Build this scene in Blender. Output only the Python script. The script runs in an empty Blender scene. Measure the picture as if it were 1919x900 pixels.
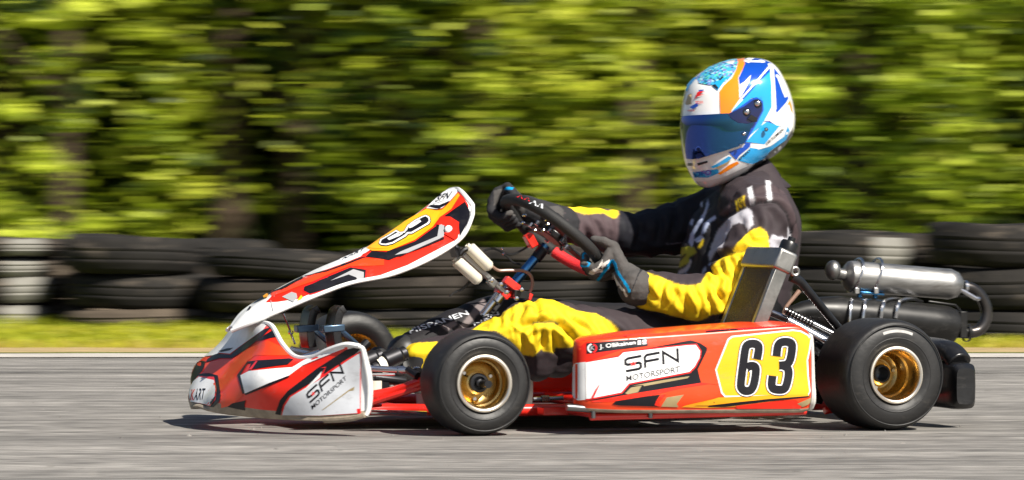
import bpy, bmesh, math, random
import numpy as np
from mathutils import Vector, Matrix, noise
from mathutils.bvhtree import BVHTree
from mathutils.geometry import delaunay_2d_cdt

random.seed(7)
SC = bpy.context.scene
COL = SC.collection
rad = math.radians

# ------------------------------------------------------------------ camera
FPX, CAM, PITCH = 8250.0, Vector((0, -11, 0.58)), math.atan(76 / 8250)
cam_d = bpy.data.cameras.new('camera')
cam = bpy.data.objects.new('camera', cam_d)
COL.objects.link(cam)
cam.location = CAM
cam.rotation_euler = (math.pi / 2 - PITCH, 0, 0)
cam_d.sensor_width = 36
cam_d.lens = 36 * FPX / 1919
cam_d.clip_start, cam_d.clip_end = 0.5, 2000
cam_d.dof.use_dof = True                       # wide anamorphic lens: the woods fall out of focus
cam_d.dof.focus_distance = 11.15
cam_d.dof.aperture_fstop = 26
cam_d.dof.aperture_ratio = 0.041
SC.camera = cam

# ------------------------------------------------------------------ sky, sun, exposure
SUN_TO = Vector((0.46, -0.56, 0.74)).normalized()
w = bpy.data.worlds.new('World')
SC.world = w
w.use_nodes = True
nt = w.node_tree
bg = nt.nodes['Background']
sky = nt.nodes.new('ShaderNodeTexSky')
sky.sky_type = 'NISHITA'
sky.sun_disc = False
sky.sun_elevation = math.asin(SUN_TO.z)
sky.sun_rotation = math.atan2(SUN_TO.x, SUN_TO.y)
nt.links.new(sky.outputs[0], bg.inputs[0])
bg.inputs[1].default_value = 0.05
sun_d = bpy.data.lights.new('sun', 'SUN')
sun_d.energy = 5.0
sun_d.angle = rad(0.5)
sun_d.color = (1, 0.94, 0.84)
sun = bpy.data.objects.new('sun', sun_d)
COL.objects.link(sun)
sun.rotation_euler = SUN_TO.to_track_quat('Z', 'Y').to_euler()
sun.location = (4, -4, 8)
vs = SC.view_settings
vs.view_transform, vs.look, vs.exposure, vs.gamma = 'Standard', 'None', 0.72, 1
vs.use_curve_mapping = False
SC.cycles.max_bounces = 6
SC.cycles.transparent_max_bounces = 8

# ------------------------------------------------------------------ kart frame of reference
YAW = rad(20)
KT = Vector((-0.263, 0.325, 0))
KM = Matrix.Translation(KT) @ Matrix.Rotation(YAW, 4, 'Z')
KI = KM.inverted()
KCAM = KI @ CAM


def ray(u, v):
    d = Vector((0, math.cos(PITCH), -math.sin(PITCH))) + Vector((1, 0, 0)) * (u - 959.5) / FPX \
        + Vector((0, math.sin(PITCH), math.cos(PITCH))) * (450 - v) / FPX
    return (KI.to_3x3() @ d).normalized()


def K(u, v, y):
    """Kart-frame point at lateral distance y, measured from the photograph."""
    d = ray(u, v)
    return KCAM + d * ((y - KCAM.y) / d.y)


def pix(P):
    """Kart-frame points (n x 3) to photograph coordinates (for measuring paint edges)."""
    R = np.array(KM.to_3x3())
    W = P @ R.T + np.array(KT) - np.array(CAM)
    f = W[:, 1] * math.cos(PITCH) - W[:, 2] * math.sin(PITCH)
    up = W[:, 1] * math.sin(PITCH) + W[:, 2] * math.cos(PITCH)
    return np.stack([959.5 + FPX * W[:, 0] / f, 450 - FPX * up / f], 1)


ZT = dict(N1=(300, 320, 1.731), Q=(660, 320, 1.731), P=(1040, 560, 3.4615), H=(1270, 100, 3.4615), A=(900, 320, 3.4619),
          B=(1100, 340, 3.0), R=(1440, 460, 2.3674), NN=(340, 580, 3.461), F=(410, 480, 5.6258), PN=(640, 340, 4.5),
          E=(1420, 440, 4.0909), S=(910, 340, 6.43), V=(830, 430, 5.0), D=(520, 560, 3.75), L=(740, 540, 4.0912),
          G=(1060, 440, 6.4278), T=(1240, 330, 3.1036), X=(1360, 380, 2.6476), O=(0, 0, 1))


def zz(tag, pts):
    a, b, s = ZT[tag]
    return [(a + x / s, b + y / s) for x, y in pts]


# ------------------------------------------------------------------ materials
def srgb(h):
    c = [int(h[i:i + 2], 16) / 255 for i in (0, 2, 4)]
    return tuple(x / 12.92 if x <= 0.04045 else ((x + 0.055) / 1.055) ** 2.4 for x in c)


def mat(name, col, rough=0.5, metal=0.0, var=0.15, vscale=8.0, bump=0.0, bscale=60.0, coat=0.0, spec=0.5, attr=None,
        stretch=None, trans=0.0, rvar=0.15, scuff=0.0, scuff_col=(0.2, 0.18, 0.16), scuff_scale=28):
    m = bpy.data.materials.new(name)
    m.use_nodes = True
    t = m.node_tree
    b = t.nodes['Principled BSDF']
    L = t.links.new
    tc = t.nodes.new('ShaderNodeTexCoord')
    src = tc.outputs['Object']
    if stretch:
        mp = t.nodes.new('ShaderNodeMapping')
        mp.inputs['Scale'].default_value = stretch
        L(src, mp.inputs[0])
        src = mp.outputs[0]
    n = t.nodes.new('ShaderNodeTexNoise')
    n.inputs['Scale'].default_value = vscale
    n.inputs['Detail'].default_value = 5
    n.inputs['Roughness'].default_value = 0.65
    L(src, n.inputs['Vector'])
    mx = t.nodes.new('ShaderNodeMix')
    mx.data_type = 'RGBA'
    mx.blend_type = 'MULTIPLY'
    mx.inputs['Factor'].default_value = 1
    rp = t.nodes.new('ShaderNodeMapRange')
    rp.inputs['From Min'].default_value, rp.inputs['From Max'].default_value = 0.3, 0.7
    rp.inputs['To Min'].default_value, rp.inputs['To Max'].default_value = 1 - var, 1 + var
    L(n.outputs['Fac'], rp.inputs['Value'])
    if attr:
        at = t.nodes.new('ShaderNodeAttribute')
        at.attribute_name = attr
        L(at.outputs['Color'], mx.inputs['A'])
    else:
        mx.inputs['A'].default_value = (*col, 1)
    L(rp.outputs[0], mx.inputs['B'])
    res = mx.outputs['Result']
    if scuff:                                      # rub marks, stone chips and grime
        mp2 = t.nodes.new('ShaderNodeMapping')
        mp2.inputs['Scale'].default_value = (0.45, 1, 1.3)
        L(tc.outputs['Object'], mp2.inputs[0])
        n3 = t.nodes.new('ShaderNodeTexNoise')
        n3.inputs['Scale'].default_value = scuff_scale
        n3.inputs['Detail'].default_value = 9
        n3.inputs['Roughness'].default_value = 0.72
        L(mp2.outputs[0], n3.inputs['Vector'])
        r3 = t.nodes.new('ShaderNodeMapRange')
        r3.inputs['From Min'].default_value, r3.inputs['From Max'].default_value = 0.56, 0.72
        r3.inputs['To Min'].default_value, r3.inputs['To Max'].default_value = 0, scuff
        L(n3.outputs['Fac'], r3.inputs['Value'])
        m3 = t.nodes.new('ShaderNodeMix')
        m3.data_type = 'RGBA'
        L(r3.outputs[0], m3.inputs['Factor'])
        L(res, m3.inputs['A'])
        m3.inputs['B'].default_value = (*scuff_col, 1)
        res = m3.outputs['Result']
    L(res, b.inputs['Base Color'])
    rr = t.nodes.new('ShaderNodeMapRange')
    rr.inputs['To Min'].default_value, rr.inputs['To Max'].default_value = max(0.03, rough - rvar), min(1, rough + rvar)
    L(n.outputs['Fac'], rr.inputs['Value'])
    L(rr.outputs[0], b.inputs['Roughness'])
    b.inputs['Metallic'].default_value = metal
    b.inputs['Specular IOR Level'].default_value = spec
    b.inputs['Coat Weight'].default_value = coat
    b.inputs['Coat Roughness'].default_value = 0.06
    if trans:
        b.inputs['Transmission Weight'].default_value = trans
    if bump:
        n2 = t.nodes.new('ShaderNodeTexNoise')
        n2.inputs['Scale'].default_value = bscale
        n2.inputs['Detail'].default_value = 4
        L(src, n2.inputs['Vector'])
        bp = t.nodes.new('ShaderNodeBump')
        bp.inputs['Strength'].default_value = bump
        bp.inputs['Distance'].default_value = 0.004
        L(n2.outputs['Fac'], bp.inputs['Height'])
        L(bp.outputs[0], b.inputs['Normal'])
    return m


M = {}
def mk(k, *a, **kw):
    M[k] = mat(k, *a, **kw)

mk('red_plastic', (0.78, 0.018, 0.004), 0.35, coat=0.25, var=0.12, vscale=5, bump=0.05, bscale=20, scuff=0.3)
mk('orange_red', (0.80, 0.052, 0.005), 0.35, coat=0.25, var=0.12, vscale=4, bump=0.05, bscale=15, scuff=0.3)
mk('white_plastic', (0.78, 0.78, 0.77), 0.35, coat=0.4, var=0.1, vscale=7, scuff=0.35)
mk('grubby_white', (0.62, 0.60, 0.56), 0.45, var=0.3, vscale=14)
mk('scuffed_tan', (0.33, 0.27, 0.2), 0.6, var=0.4, vscale=25, bump=0.3)
mk('yellow_print', (0.80, 0.44, 0.008), 0.3, coat=0.4, var=0.06, scuff=0.25)
mk('amber_print', (0.86, 0.36, 0.006), 0.3, coat=0.4, var=0.06)
mk('black_print', (0.007, 0.0065, 0.010), 0.4, coat=0.08, var=0.2, spec=0.3, scuff=0.2, scuff_col=(0.08, 0.075, 0.07))
mk('white_print', (0.80, 0.80, 0.80), 0.35, coat=0.3, var=0.06, vscale=20, scuff=0.35)
mk('gold_print', (0.34, 0.26, 0.13), 0.35, coat=0.3)
mk('grey_print', (0.35, 0.35, 0.36), 0.35, coat=0.3)
mk('red_print', (0.78, 0.012, 0.012), 0.3, coat=0.4, var=0.06)
mk('pale_grey_print', (0.6, 0.62, 0.66), 0.35, coat=0.3, scuff=0.35)
mk('kart_rubber', (0.013, 0.0125, 0.0125), 0.52, var=0.25, vscale=6, bump=0.15, bscale=90, scuff=0.5, scuff_col=(0.07, 0.062, 0.055), scuff_scale=40)
mk('tyre_marking', (0.36, 0.35, 0.34), 0.6, var=0.3, vscale=60)
mk('gold_metal', (0.62, 0.44, 0.18), 0.27, 1.0, var=0.18, vscale=10, rvar=0.1, scuff=0.5, scuff_col=(0.10, 0.065, 0.035), scuff_scale=18)
mk('polished_lip', (0.92, 0.84, 0.72), 0.38, 1.0, var=0.05)
mk('dark_metal', (0.03, 0.03, 0.033), 0.4, 0.8)
mk('steel', (0.62, 0.62, 0.64), 0.22, 1.0, var=0.12)
mk('aluminium', (0.31, 0.305, 0.29), 0.42, 1.0, var=0.2, vscale=20, bump=0.1, scuff=0.5)
mk('brushed_steel', (0.37, 0.365, 0.355), 0.48, 1.0, var=0.25, vscale=12, stretch=(1, 6, 6), scuff=0.6, scuff_col=(0.10, 0.065, 0.035), scuff_scale=18)
mk('blue_metal', (0.06, 0.20, 0.42), 0.25, 1.0)
mk('burnt_steel', (0.085, 0.078, 0.075), 0.35, 0.9, var=0.3, scuff=0.4, scuff_col=(0.10, 0.065, 0.035), scuff_scale=18)
mk('dark_steel', (0.22, 0.22, 0.225), 0.3, 1.0)
mk('dark_blue_metal', (0.10, 0.16, 0.24), 0.3, 0.9)
mk('red_metal', (0.72, 0.022, 0.012), 0.3, 0.0, coat=0.6, var=0.15)
mk('black_plastic', (0.009, 0.009, 0.010), 0.34, var=0.3, vscale=20, bump=0.12, scuff=0.3, scuff_col=(0.08, 0.075, 0.07))
mk('black_pipe', (0.012, 0.0115, 0.011), 0.4, 0.3, var=0.4, vscale=12, scuff=0.4, scuff_col=(0.08, 0.075, 0.07))
mk('radiator_core', (0.018, 0.018, 0.018), 0.6, var=0.5, vscale=90, bump=0.6, bscale=250)
mk('grip_black', (0.010, 0.010, 0.010), 0.7, bump=0.3, bscale=300)
mk('grip_red', (0.62, 0.015, 0.02), 0.6, bump=0.7, bscale=320)
mk('reservoir_white', (0.66, 0.62, 0.52), 0.4, var=0.15)
mk('hose', (0.25, 0.15, 0.11), 0.35, var=0.2)
mk('tank_white', (0.55, 0.5, 0.47), 0.45, var=0.2)
mk('suit', (0.03, 0.03, 0.03), 0.75, var=0.1, vscale=30, bump=0.12, bscale=90, attr='paint', spec=0.35)
mk('glove', (0.08, 0.08, 0.08), 0.85, var=0.15, vscale=60, bump=0.2, bscale=200, attr='paint', spec=0.25)
mk('collar_cloth', (.035, .027, .032), 0.8, bump=0.2, bscale=90, spec=0.3)
mk('boot', (0.02, 0.02, 0.02), 0.5)
mk('helmet_white', (0.78, 0.78, 0.77), 0.14, coat=1, var=0.06, scuff=0.12)
mk('helmet_cyan', (0.015, 0.33, 0.70), 0.14, coat=1, var=0.05)
mk('helmet_blue', (0.005, 0.075, 0.50), 0.12, 0.25, coat=1, var=0.1)
mk('helmet_orange', (0.90, 0.24, 0.005), 0.14, coat=1, var=0.05)
mk('helmet_dark', (0.012, 0.012, 0.014), 0.35, coat=0.3)
mk('mirror_visor', (0.003, 0.06, 0.46), 0.04, 1.0, coat=1, var=0.05, rvar=0.02)
mk('visor_cover', (0.006, 0.014, 0.10), 0.1, 0.5, coat=1)


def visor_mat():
    """mirror coating; teal reflection and dark edge put into the tint by angle."""
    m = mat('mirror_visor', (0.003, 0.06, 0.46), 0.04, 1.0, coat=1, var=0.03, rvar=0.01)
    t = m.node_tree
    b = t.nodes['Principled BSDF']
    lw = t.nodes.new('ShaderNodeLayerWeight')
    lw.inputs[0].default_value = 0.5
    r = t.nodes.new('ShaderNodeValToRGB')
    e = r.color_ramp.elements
    e[0].position, e[0].color = 0.01, (0.004, 0.12, 0.32, 1)  # teal reflection in the centre, painted into the tint
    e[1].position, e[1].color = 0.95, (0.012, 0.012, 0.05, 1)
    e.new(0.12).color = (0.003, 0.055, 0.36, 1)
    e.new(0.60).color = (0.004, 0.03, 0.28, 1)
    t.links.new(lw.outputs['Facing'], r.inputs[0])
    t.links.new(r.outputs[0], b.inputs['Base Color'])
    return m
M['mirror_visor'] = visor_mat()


def speckle():
    """Glitter pattern of the crown sticker on the helmet."""
    m = mat('helmet_glitter', (0.1, 0.4, 0.5), 0.2, coat=1)
    t = m.node_tree
    b = t.nodes['Principled BSDF']
    v = t.nodes.new('ShaderNodeTexVoronoi')
    v.inputs['Scale'].default_value = 170
    tc = t.nodes.new('ShaderNodeTexCoord')
    t.links.new(tc.outputs['Object'], v.inputs['Vector'])
    r = t.nodes.new('ShaderNodeValToRGB')
    r.color_ramp.interpolation = 'CONSTANT'
    e = r.color_ramp.elements
    e[0].color = (0.05, 0.38, 0.62, 1)
    e[1].position = 0.35
    e[1].color = (0.02, 0.12, 0.25, 1)
    for p, c in ((0.5, (0.10, 0.55, 0.42, 1)), (0.65, (0.35, 0.62, 0.72, 1)), (0.82, (0.2, 0.2, 0.5, 1))):
        x = e.new(p)
        x.color = c
    sep = t.nodes.new('ShaderNodeSeparateColor')
    t.links.new(v.outputs['Color'], sep.inputs[0])
    t.links.new(sep.outputs[0], r.inputs[0])
    t.links.new(r.outputs[0], b.inputs['Base Color'])
    return m
M['helmet_glitter'] = speckle()


# ------------------------------------------------------------------ object helpers
OFF = {}


def tag(o, label=None, cat=None, group=None, kind=None):
    for k, v in (('label', label), ('category', cat), ('group', group), ('kind', kind)):
        if v:
            o[k] = v
    return o


def empty(name, loc=(0, 0, 0), rz=0, parent=None):
    o = bpy.data.objects.new(name, None)
    o.empty_display_size = 0.1
    COL.objects.link(o)
    o.location = loc
    o.rotation_euler = (0, 0, rz)
    o.parent = parent
    return o


def off_of(p):
    while p is not None:
        if p.name in OFF:
            return OFF[p.name]
        p = p.parent
    return Vector((0, 0, 0))


def sm(pts, n=6, closed=False):
    """Catmull-Rom through points (any dimension)."""
    P = [Vector(p) for p in pts]
    out = []
    N = len(P)
    for i in range(N if closed else N - 1):
        p1, p2 = P[i], P[(i + 1) % N]
        p0 = P[i - 1] if (closed or i > 0) else 2 * p1 - p2
        p3 = P[(i + 2) % N] if (closed or i + 2 < N) else 2 * p2 - p1
        for k in range(n):
            t = k / n
            out.append(0.5 * ((2 * p1) + (p2 - p0) * t + (2 * p0 - 5 * p1 + 4 * p2 - p3) * t * t
                              + (3 * p1 - p0 - 3 * p2 + p3) * t ** 3))
    if not closed:
        out.append(P[-1])
    return out


class MB:
    def __init__(self):
        self.v, self.f, self.m = [], [], []

    def add(self, vs, fs, mi=0):
        b = len(self.v)
        self.v += [tuple(x) for x in vs]
        for f in fs:
            self.f.append([b + i for i in f])
            self.m.append(mi)
        return self

    def box(self, c, s, R=None, mi=0):
        c = Vector(c)
        vs = []
        for x in (-.5, .5):
            for y in (-.5, .5):
                for z in (-.5, .5):
                    p = Vector((x * s[0], y * s[1], z * s[2]))
                    vs.append(c + (R @ p if R else p))
        return self.add(vs, [(0, 1, 3, 2), (4, 6, 7, 5), (0, 4, 5, 1), (2, 3, 7, 6), (0, 2, 6, 4), (1, 5, 7, 3)], mi)

    def tube(self, pts, r, n=10, closed=False, caps=True, mi=0, flat=1.0):
        P = [Vector(p) for p in pts]
        N = len(P)
        rs = r if isinstance(r, (list, tuple)) else [r] * N
        if len(rs) != N:
            rs = [rs[min(int(i / (N - 1) * (len(rs) - 1)), len(rs) - 2)] * (1 - ((i / (N - 1) * (len(rs) - 1)) - min(int(i / (N - 1) * (len(rs) - 1)), len(rs) - 2)))
                  + rs[min(int(i / (N - 1) * (len(rs) - 1)), len(rs) - 2) + 1] * ((i / (N - 1) * (len(rs) - 1)) - min(int(i / (N - 1) * (len(rs) - 1)), len(rs) - 2)) for i in range(N)]
        vs, fs = [], []
        up = None
        for i in range(N):
            t = (P[(i + 1) % N] - P[i - 1]) if closed else (P[min(i + 1, N - 1)] - P[max(i - 1, 0)])
            t.normalize()
            if up is None:
                up = Vector((0, 0, 1)) if abs(t.z) < 0.9 else Vector((1, 0, 0))
            a = (up - t * up.dot(t)).normalized()
            up = a
            b = t.cross(a)
            for k in range(n):
                an = 2 * math.pi * k / n
                vs.append(P[i] + a * math.cos(an) * rs[i] * flat + b * math.sin(an) * rs[i])
        for i in range(N if closed else N - 1):
            j = (i + 1) % N
            for k in range(n):
                l = (k + 1) % n
                fs.append((i * n + k, i * n + l, j * n + l, j * n + k))
        if caps and not closed:
            fs.append(tuple(range(n))[::-1])
            fs.append(tuple((N - 1) * n + k for k in range(n)))
        return self.add(vs, fs, mi)

    def rod(self, a, b, r, n=12, mi=0):
        return self.tube([a, b], r, n, mi=mi)

    def lathe(self, prof, n, o=(0, 0, 0), axis='y', a0=0, a1=2 * math.pi, mi=0, dirv=None):
        """prof: list of (radius, height along axis)."""
        o = Vector(o)
        if dirv is not None:
            ax = Vector(dirv).normalized()
        else:
            ax = Vector({'x': (1, 0, 0), 'y': (0, 1, 0), 'z': (0, 0, 1)}[axis])
        u = ax.orthogonal().normalized() if dirv is not None else Vector({'x': (0, 0, 1), 'y': (0, 0, 1), 'z': (1, 0, 0)}[axis])
        v = ax.cross(u)
        full = abs(a1 - a0 - 2 * math.pi) < 1e-6
        na = n if full else n + 1
        vs, fs = [], []
        for r, h in prof:
            for k in range(na):
                an = a0 + (a1 - a0) * k / n
                vs.append(o + ax * h + (u * math.cos(an) + v * math.sin(an)) * r)
        for i in range(len(prof) - 1):
            for k in range(n):
                l = (k + 1) % na
                fs.append((i * na + k, (i + 1) * na + k, (i + 1) * na + l, i * na + l))
        return self.add(vs, fs, mi)

    def grid(self, rows, mi=0, closed_v=False):
        n = len(rows[0])
        vs = [p for r in rows for p in r]
        fs = []
        for i in range(len(rows) - 1):
            for k in range(n if closed_v else n - 1):
                l = (k + 1) % n
                fs.append((i * n + k, i * n + l, (i + 1) * n + l, (i + 1) * n + k))
        return self.add(vs, fs, mi)

    def ball(self, c, r, n=12, mi=0, s=(1, 1, 1)):
        c = Vector(c)
        rows = []
        for i in range(n // 2 + 1):
            a = math.pi * i / (n // 2)
            rr = max(math.sin(a), 1e-3)
            rows.append([c + Vector((math.cos(2 * math.pi * k / n) * rr * s[0], math.sin(2 * math.pi * k / n) * rr * s[1], math.cos(a) * s[2])) * r
                         for k in range(n)])
        return self.grid(rows, mi, True)

    def bar(self, a, b, wid, thk, mi=0, up=(0, 1, 0)):
        """rectangular bar from a to b; wid along up."""
        a, b = Vector(a), Vector(b)
        x = (b - a).normalized()
        y = Vector(up)
        y = (y - x * y.dot(x)).normalized()
        R = Matrix((x, y, x.cross(y))).transposed()
        return self.box((a + b) / 2, ((b - a).length, wid, thk), R, mi)

    def me(self, name, mats, smooth=True, angle=40):
        me = bpy.data.meshes.new(name)
        me.from_pydata(self.v, [], self.f)
        for k in (mats if isinstance(mats, (list, tuple)) else [mats]):
            me.materials.append(M[k] if isinstance(k, str) else k)
        me.polygons.foreach_set('material_index', self.m)
        if smooth:
            me.polygons.foreach_set('use_smooth', [True] * len(me.polygons))
            if angle:
                me.set_sharp_from_angle(angle=rad(angle))
        me.update()
        return me

    def build(self, name, mats, parent=None, smooth=True, angle=40, bevel=0, bseg=2, solid=0, sub=0, fix=False):
        of = off_of(parent)
        if of.length:
            self.v = [(x[0] - of.x, x[1] - of.y, x[2] - of.z) for x in self.v]
        me = self.me(name, mats, smooth, angle)
        if solid:                                  # shells: thickness grows inwards
            ctr = sum((p.center for p in me.polygons), Vector()) / len(me.polygons)
            if sum((p.center - ctr).dot(p.normal) * p.area for p in me.polygons) < 0:
                me.flip_normals()
        if fix:
            bm = bmesh.new()
            bm.from_mesh(me)
            bmesh.ops.recalc_face_normals(bm, faces=bm.faces)
            bm.to_mesh(me)
            bm.free()
        o = bpy.data.objects.new(name, me)
        COL.objects.link(o)
        o.parent = parent
        if solid:
            s = o.modifiers.new('solid', 'SOLIDIFY')
            s.thickness = solid
            s.offset = -1
        if bevel:
            b = o.modifiers.new('bevel', 'BEVEL')
            b.width = bevel
            b.segments = bseg
            b.limit_method = 'ANGLE'
            b.angle_limit = rad(35)
        if sub:
            s = o.modifiers.new('sub', 'SUBSURF')
            s.levels = s.render_levels = sub
        return o

    def build_each(self, name, mats, parent=None, **kw):
        """one object for every loose piece."""
        lab = list(range(len(self.v)))

        def find(i):
            while lab[i] != i:
                lab[i] = lab[lab[i]]
                i = lab[i]
            return i
        for f in self.f:
            for q in f[1:]:
                lab[find(q)] = find(f[0])
        groups = {}
        for k, f in enumerate(self.f):
            groups.setdefault(find(f[0]), []).append(k)
        out = []
        for ks in groups.values():
            c, idx = MB(), {}
            for k in ks:
                for q in self.f[k]:
                    if q not in idx:
                        idx[q] = len(c.v)
                        c.v.append(self.v[q])
                c.f.append([idx[q] for q in self.f[k]])
                c.m.append(self.m[k])
            out.append(c.build(name, mats, parent, **kw))
        return out

    def bvh(self):
        return BVHTree.FromPolygons([Vector(x) for x in self.v], self.f)


def bicubic(ctrl, nu, nv):
    """ctrl rows x cols of Vectors -> smooth dense grid."""
    rows = [sm(r, nv) for r in ctrl]
    cols = [sm([r[j] for r in rows], nu) for j in range(len(rows[0]))]
    return [[c[i] for c in cols] for i in range(len(cols[0]))]


def inside(pt, poly):
    x, y = pt
    r = False
    j = len(poly) - 1
    for i in range(len(poly)):
        xi, yi = poly[i]
        xj, yj = poly[j]
        if (yi > y) != (yj > y) and x < (xj - xi) * (y - yi) / (yj - yi) + xi:
            r = not r
        j = i
    return r


def inside_np(P, poly):
    x, y = P[:, 0], P[:, 1]
    r = np.zeros(len(P), bool)
    j = len(poly) - 1
    for i in range(len(poly)):
        xi, yi = poly[i]
        xj, yj = poly[j]
        if yi != yj:
            r ^= ((yi > y) != (yj > y)) & (x < (xj - xi) * (y - yi) / (yj - yi) + xi)
        j = i
    return r


def cast(bvh, u, v, off):
    d = ray(u, v)
    h = bvh.ray_cast(KCAM, d)
    if h[0] is None:
        return None
    n = h[1] if h[1].dot(d) < 0 else -h[1]
    return h[0] + n * off


def decal(mb, bvh, poly, mi=0, off=0.0015, step=9, skirt=0):
    """A thin printed film: the outline is meshed finely and laid onto the surface behind it."""
    pts = []
    n = len(poly)
    for i in range(n):
        a, b = Vector(poly[i]), Vector(poly[(i + 1) % n])
        k = max(1, int((b - a).length / step + 0.5))
        for q in range(k):
            pts.append(tuple(a.lerp(b, q / k)))
    nb = len(pts)
    xs, ys = [p[0] for p in poly], [p[1] for p in poly]
    gy = min(ys) + step / 2
    bl = np.array(pts)
    while gy < max(ys):
        gx = min(xs) + step / 2
        while gx < max(xs):
            if inside((gx, gy), poly) and np.min((bl[:, 0] - gx) ** 2 + (bl[:, 1] - gy) ** 2) > (0.45 * step) ** 2:
                pts.append((gx, gy))
            gx += step
        gy += step
    r = delaunay_2d_cdt([Vector(p) for p in pts], [(i, (i + 1) % nb) for i in range(nb)], [], 1, 1e-4)
    cen = Vector((sum(xs) / len(xs), sum(ys) / len(ys)))

    def put(p):                                    # at an edge of the surface the film ends with it
        h = cast(bvh, p.x, p.y, off)
        k = 0
        while h is None and k < 14:
            k += 1
            q = p + (cen - p).normalized() * 1.3 * k
            h = cast(bvh, q.x, q.y, off)
        return h
    P = [put(p) for p in r[0]]
    idx, vs = {}, []
    for i, p in enumerate(P):
        if p is not None:
            idx[i] = len(vs)
            vs.append(p)
    fs = [tuple(idx[i] for i in f) for f in r[2] if all(i in idx for i in f)]
    fs = [f if (vs[f[1]] - vs[f[0]]).cross(vs[f[2]] - vs[f[0]]).dot(vs[f[0]] - KCAM) < 0 else f[::-1] for f in fs]
    if skirt:
        cnt = {}
        for f in fs:
            for a, b in zip(f, f[1:] + f[:1]):
                cnt[(a, b)] = 1
        for (a, b) in list(cnt):
            if (b, a) not in cnt:
                va, vb = len(vs), len(vs) + 1
                d = (vs[a] - KCAM).normalized() * skirt
                vs += [vs[a] + d, vs[b] + d]
                fs.append((b, a, va, vb))
    mb.add(vs, fs, mi)


def stroke(path, wid, smooth=0, cap=True):
    """2-D outline of a thick line."""
    p = [Vector(x) for x in path]
    if smooth:
        p = sm(p, smooth)
    L, R = [], []
    for i in range(len(p)):
        d0 = (p[i] - p[i - 1]).normalized() if i else None
        d1 = (p[i + 1] - p[i]).normalized() if i + 1 < len(p) else None
        d = ((d0 or d1) + (d1 or d0)).normalized()
        nn = Vector((-d.y, d.x))
        k = 1 / max(0.5, nn.dot(Vector((-(d1 or d0).y, (d1 or d0).x))))
        L.append(p[i] + nn * wid / 2 * k)
        R.append(p[i] - nn * wid / 2 * k)
    return [tuple(x) for x in L + R[::-1]]


def strip(mb, bvh, path, wid, mi, off, smooth=4):
    """thick line laid on a surface as quads (may turn tightly)."""
    o = stroke(path, wid, smooth)
    n = len(o) // 2
    Lp, Rp = o[:n], o[n:][::-1]
    rows = [[cast(bvh, *a, off), cast(bvh, (a[0] + b[0]) / 2, (a[1] + b[1]) / 2, off), cast(bvh, *b, off)] for a, b in zip(Lp, Rp)]
    rows = [r for r in rows if all(x is not None for x in r)]
    if len(rows) > 1:
        mb.grid(rows, mi)


_txt = {}


def text_mesh(s, bold=.012):
    if (s, bold) not in _txt:
        c = bpy.data.curves.new('lettering', 'FONT')
        c.body = s
        c.resolution_u = 3
        c.offset = bold
        o = bpy.data.objects.new('lettering', c)
        COL.objects.link(o)
        bpy.context.view_layer.update()
        me = o.evaluated_get(bpy.context.evaluated_depsgraph_get()).to_mesh()
        vs = [Vector(v.co) for v in me.vertices]
        fs = [tuple(p.vertices) for p in me.polygons]
        x0, x1 = min(v.x for v in vs), max(v.x for v in vs)
        y0, y1 = min(v.y for v in vs), max(v.y for v in vs)
        _txt[s, bold] = ([((v.x - x0) / (x1 - x0), (v.y - y0) / (y1 - y0)) for v in vs], fs)
        bpy.data.objects.remove(o)
        bpy.data.curves.remove(c)
    return _txt[s, bold]


def letter(mb, bvh, s, p0, px, py, mi, off, bold=.012):
    """lettering on a surface: p0 = lower-left, px = lower-right, py = upper-left corner."""
    v, fs = text_mesh(s, bold)
    p0, ex, ey = Vector(p0), Vector(px) - Vector(p0), Vector(py) - Vector(p0)
    P = [cast(bvh, *(p0 + ex * a + ey * b), off) for a, b in v]
    idx, vs = {}, []
    for i, p in enumerate(P):
        if p is not None:
            idx[i] = len(vs)
            vs.append(p)
    mb.add(vs, [tuple(idx[i] for i in f) for f in fs if all(i in idx for i in f)], mi)


def lat(p, y):
    return Vector((p[0], y, p[1]))

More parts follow.
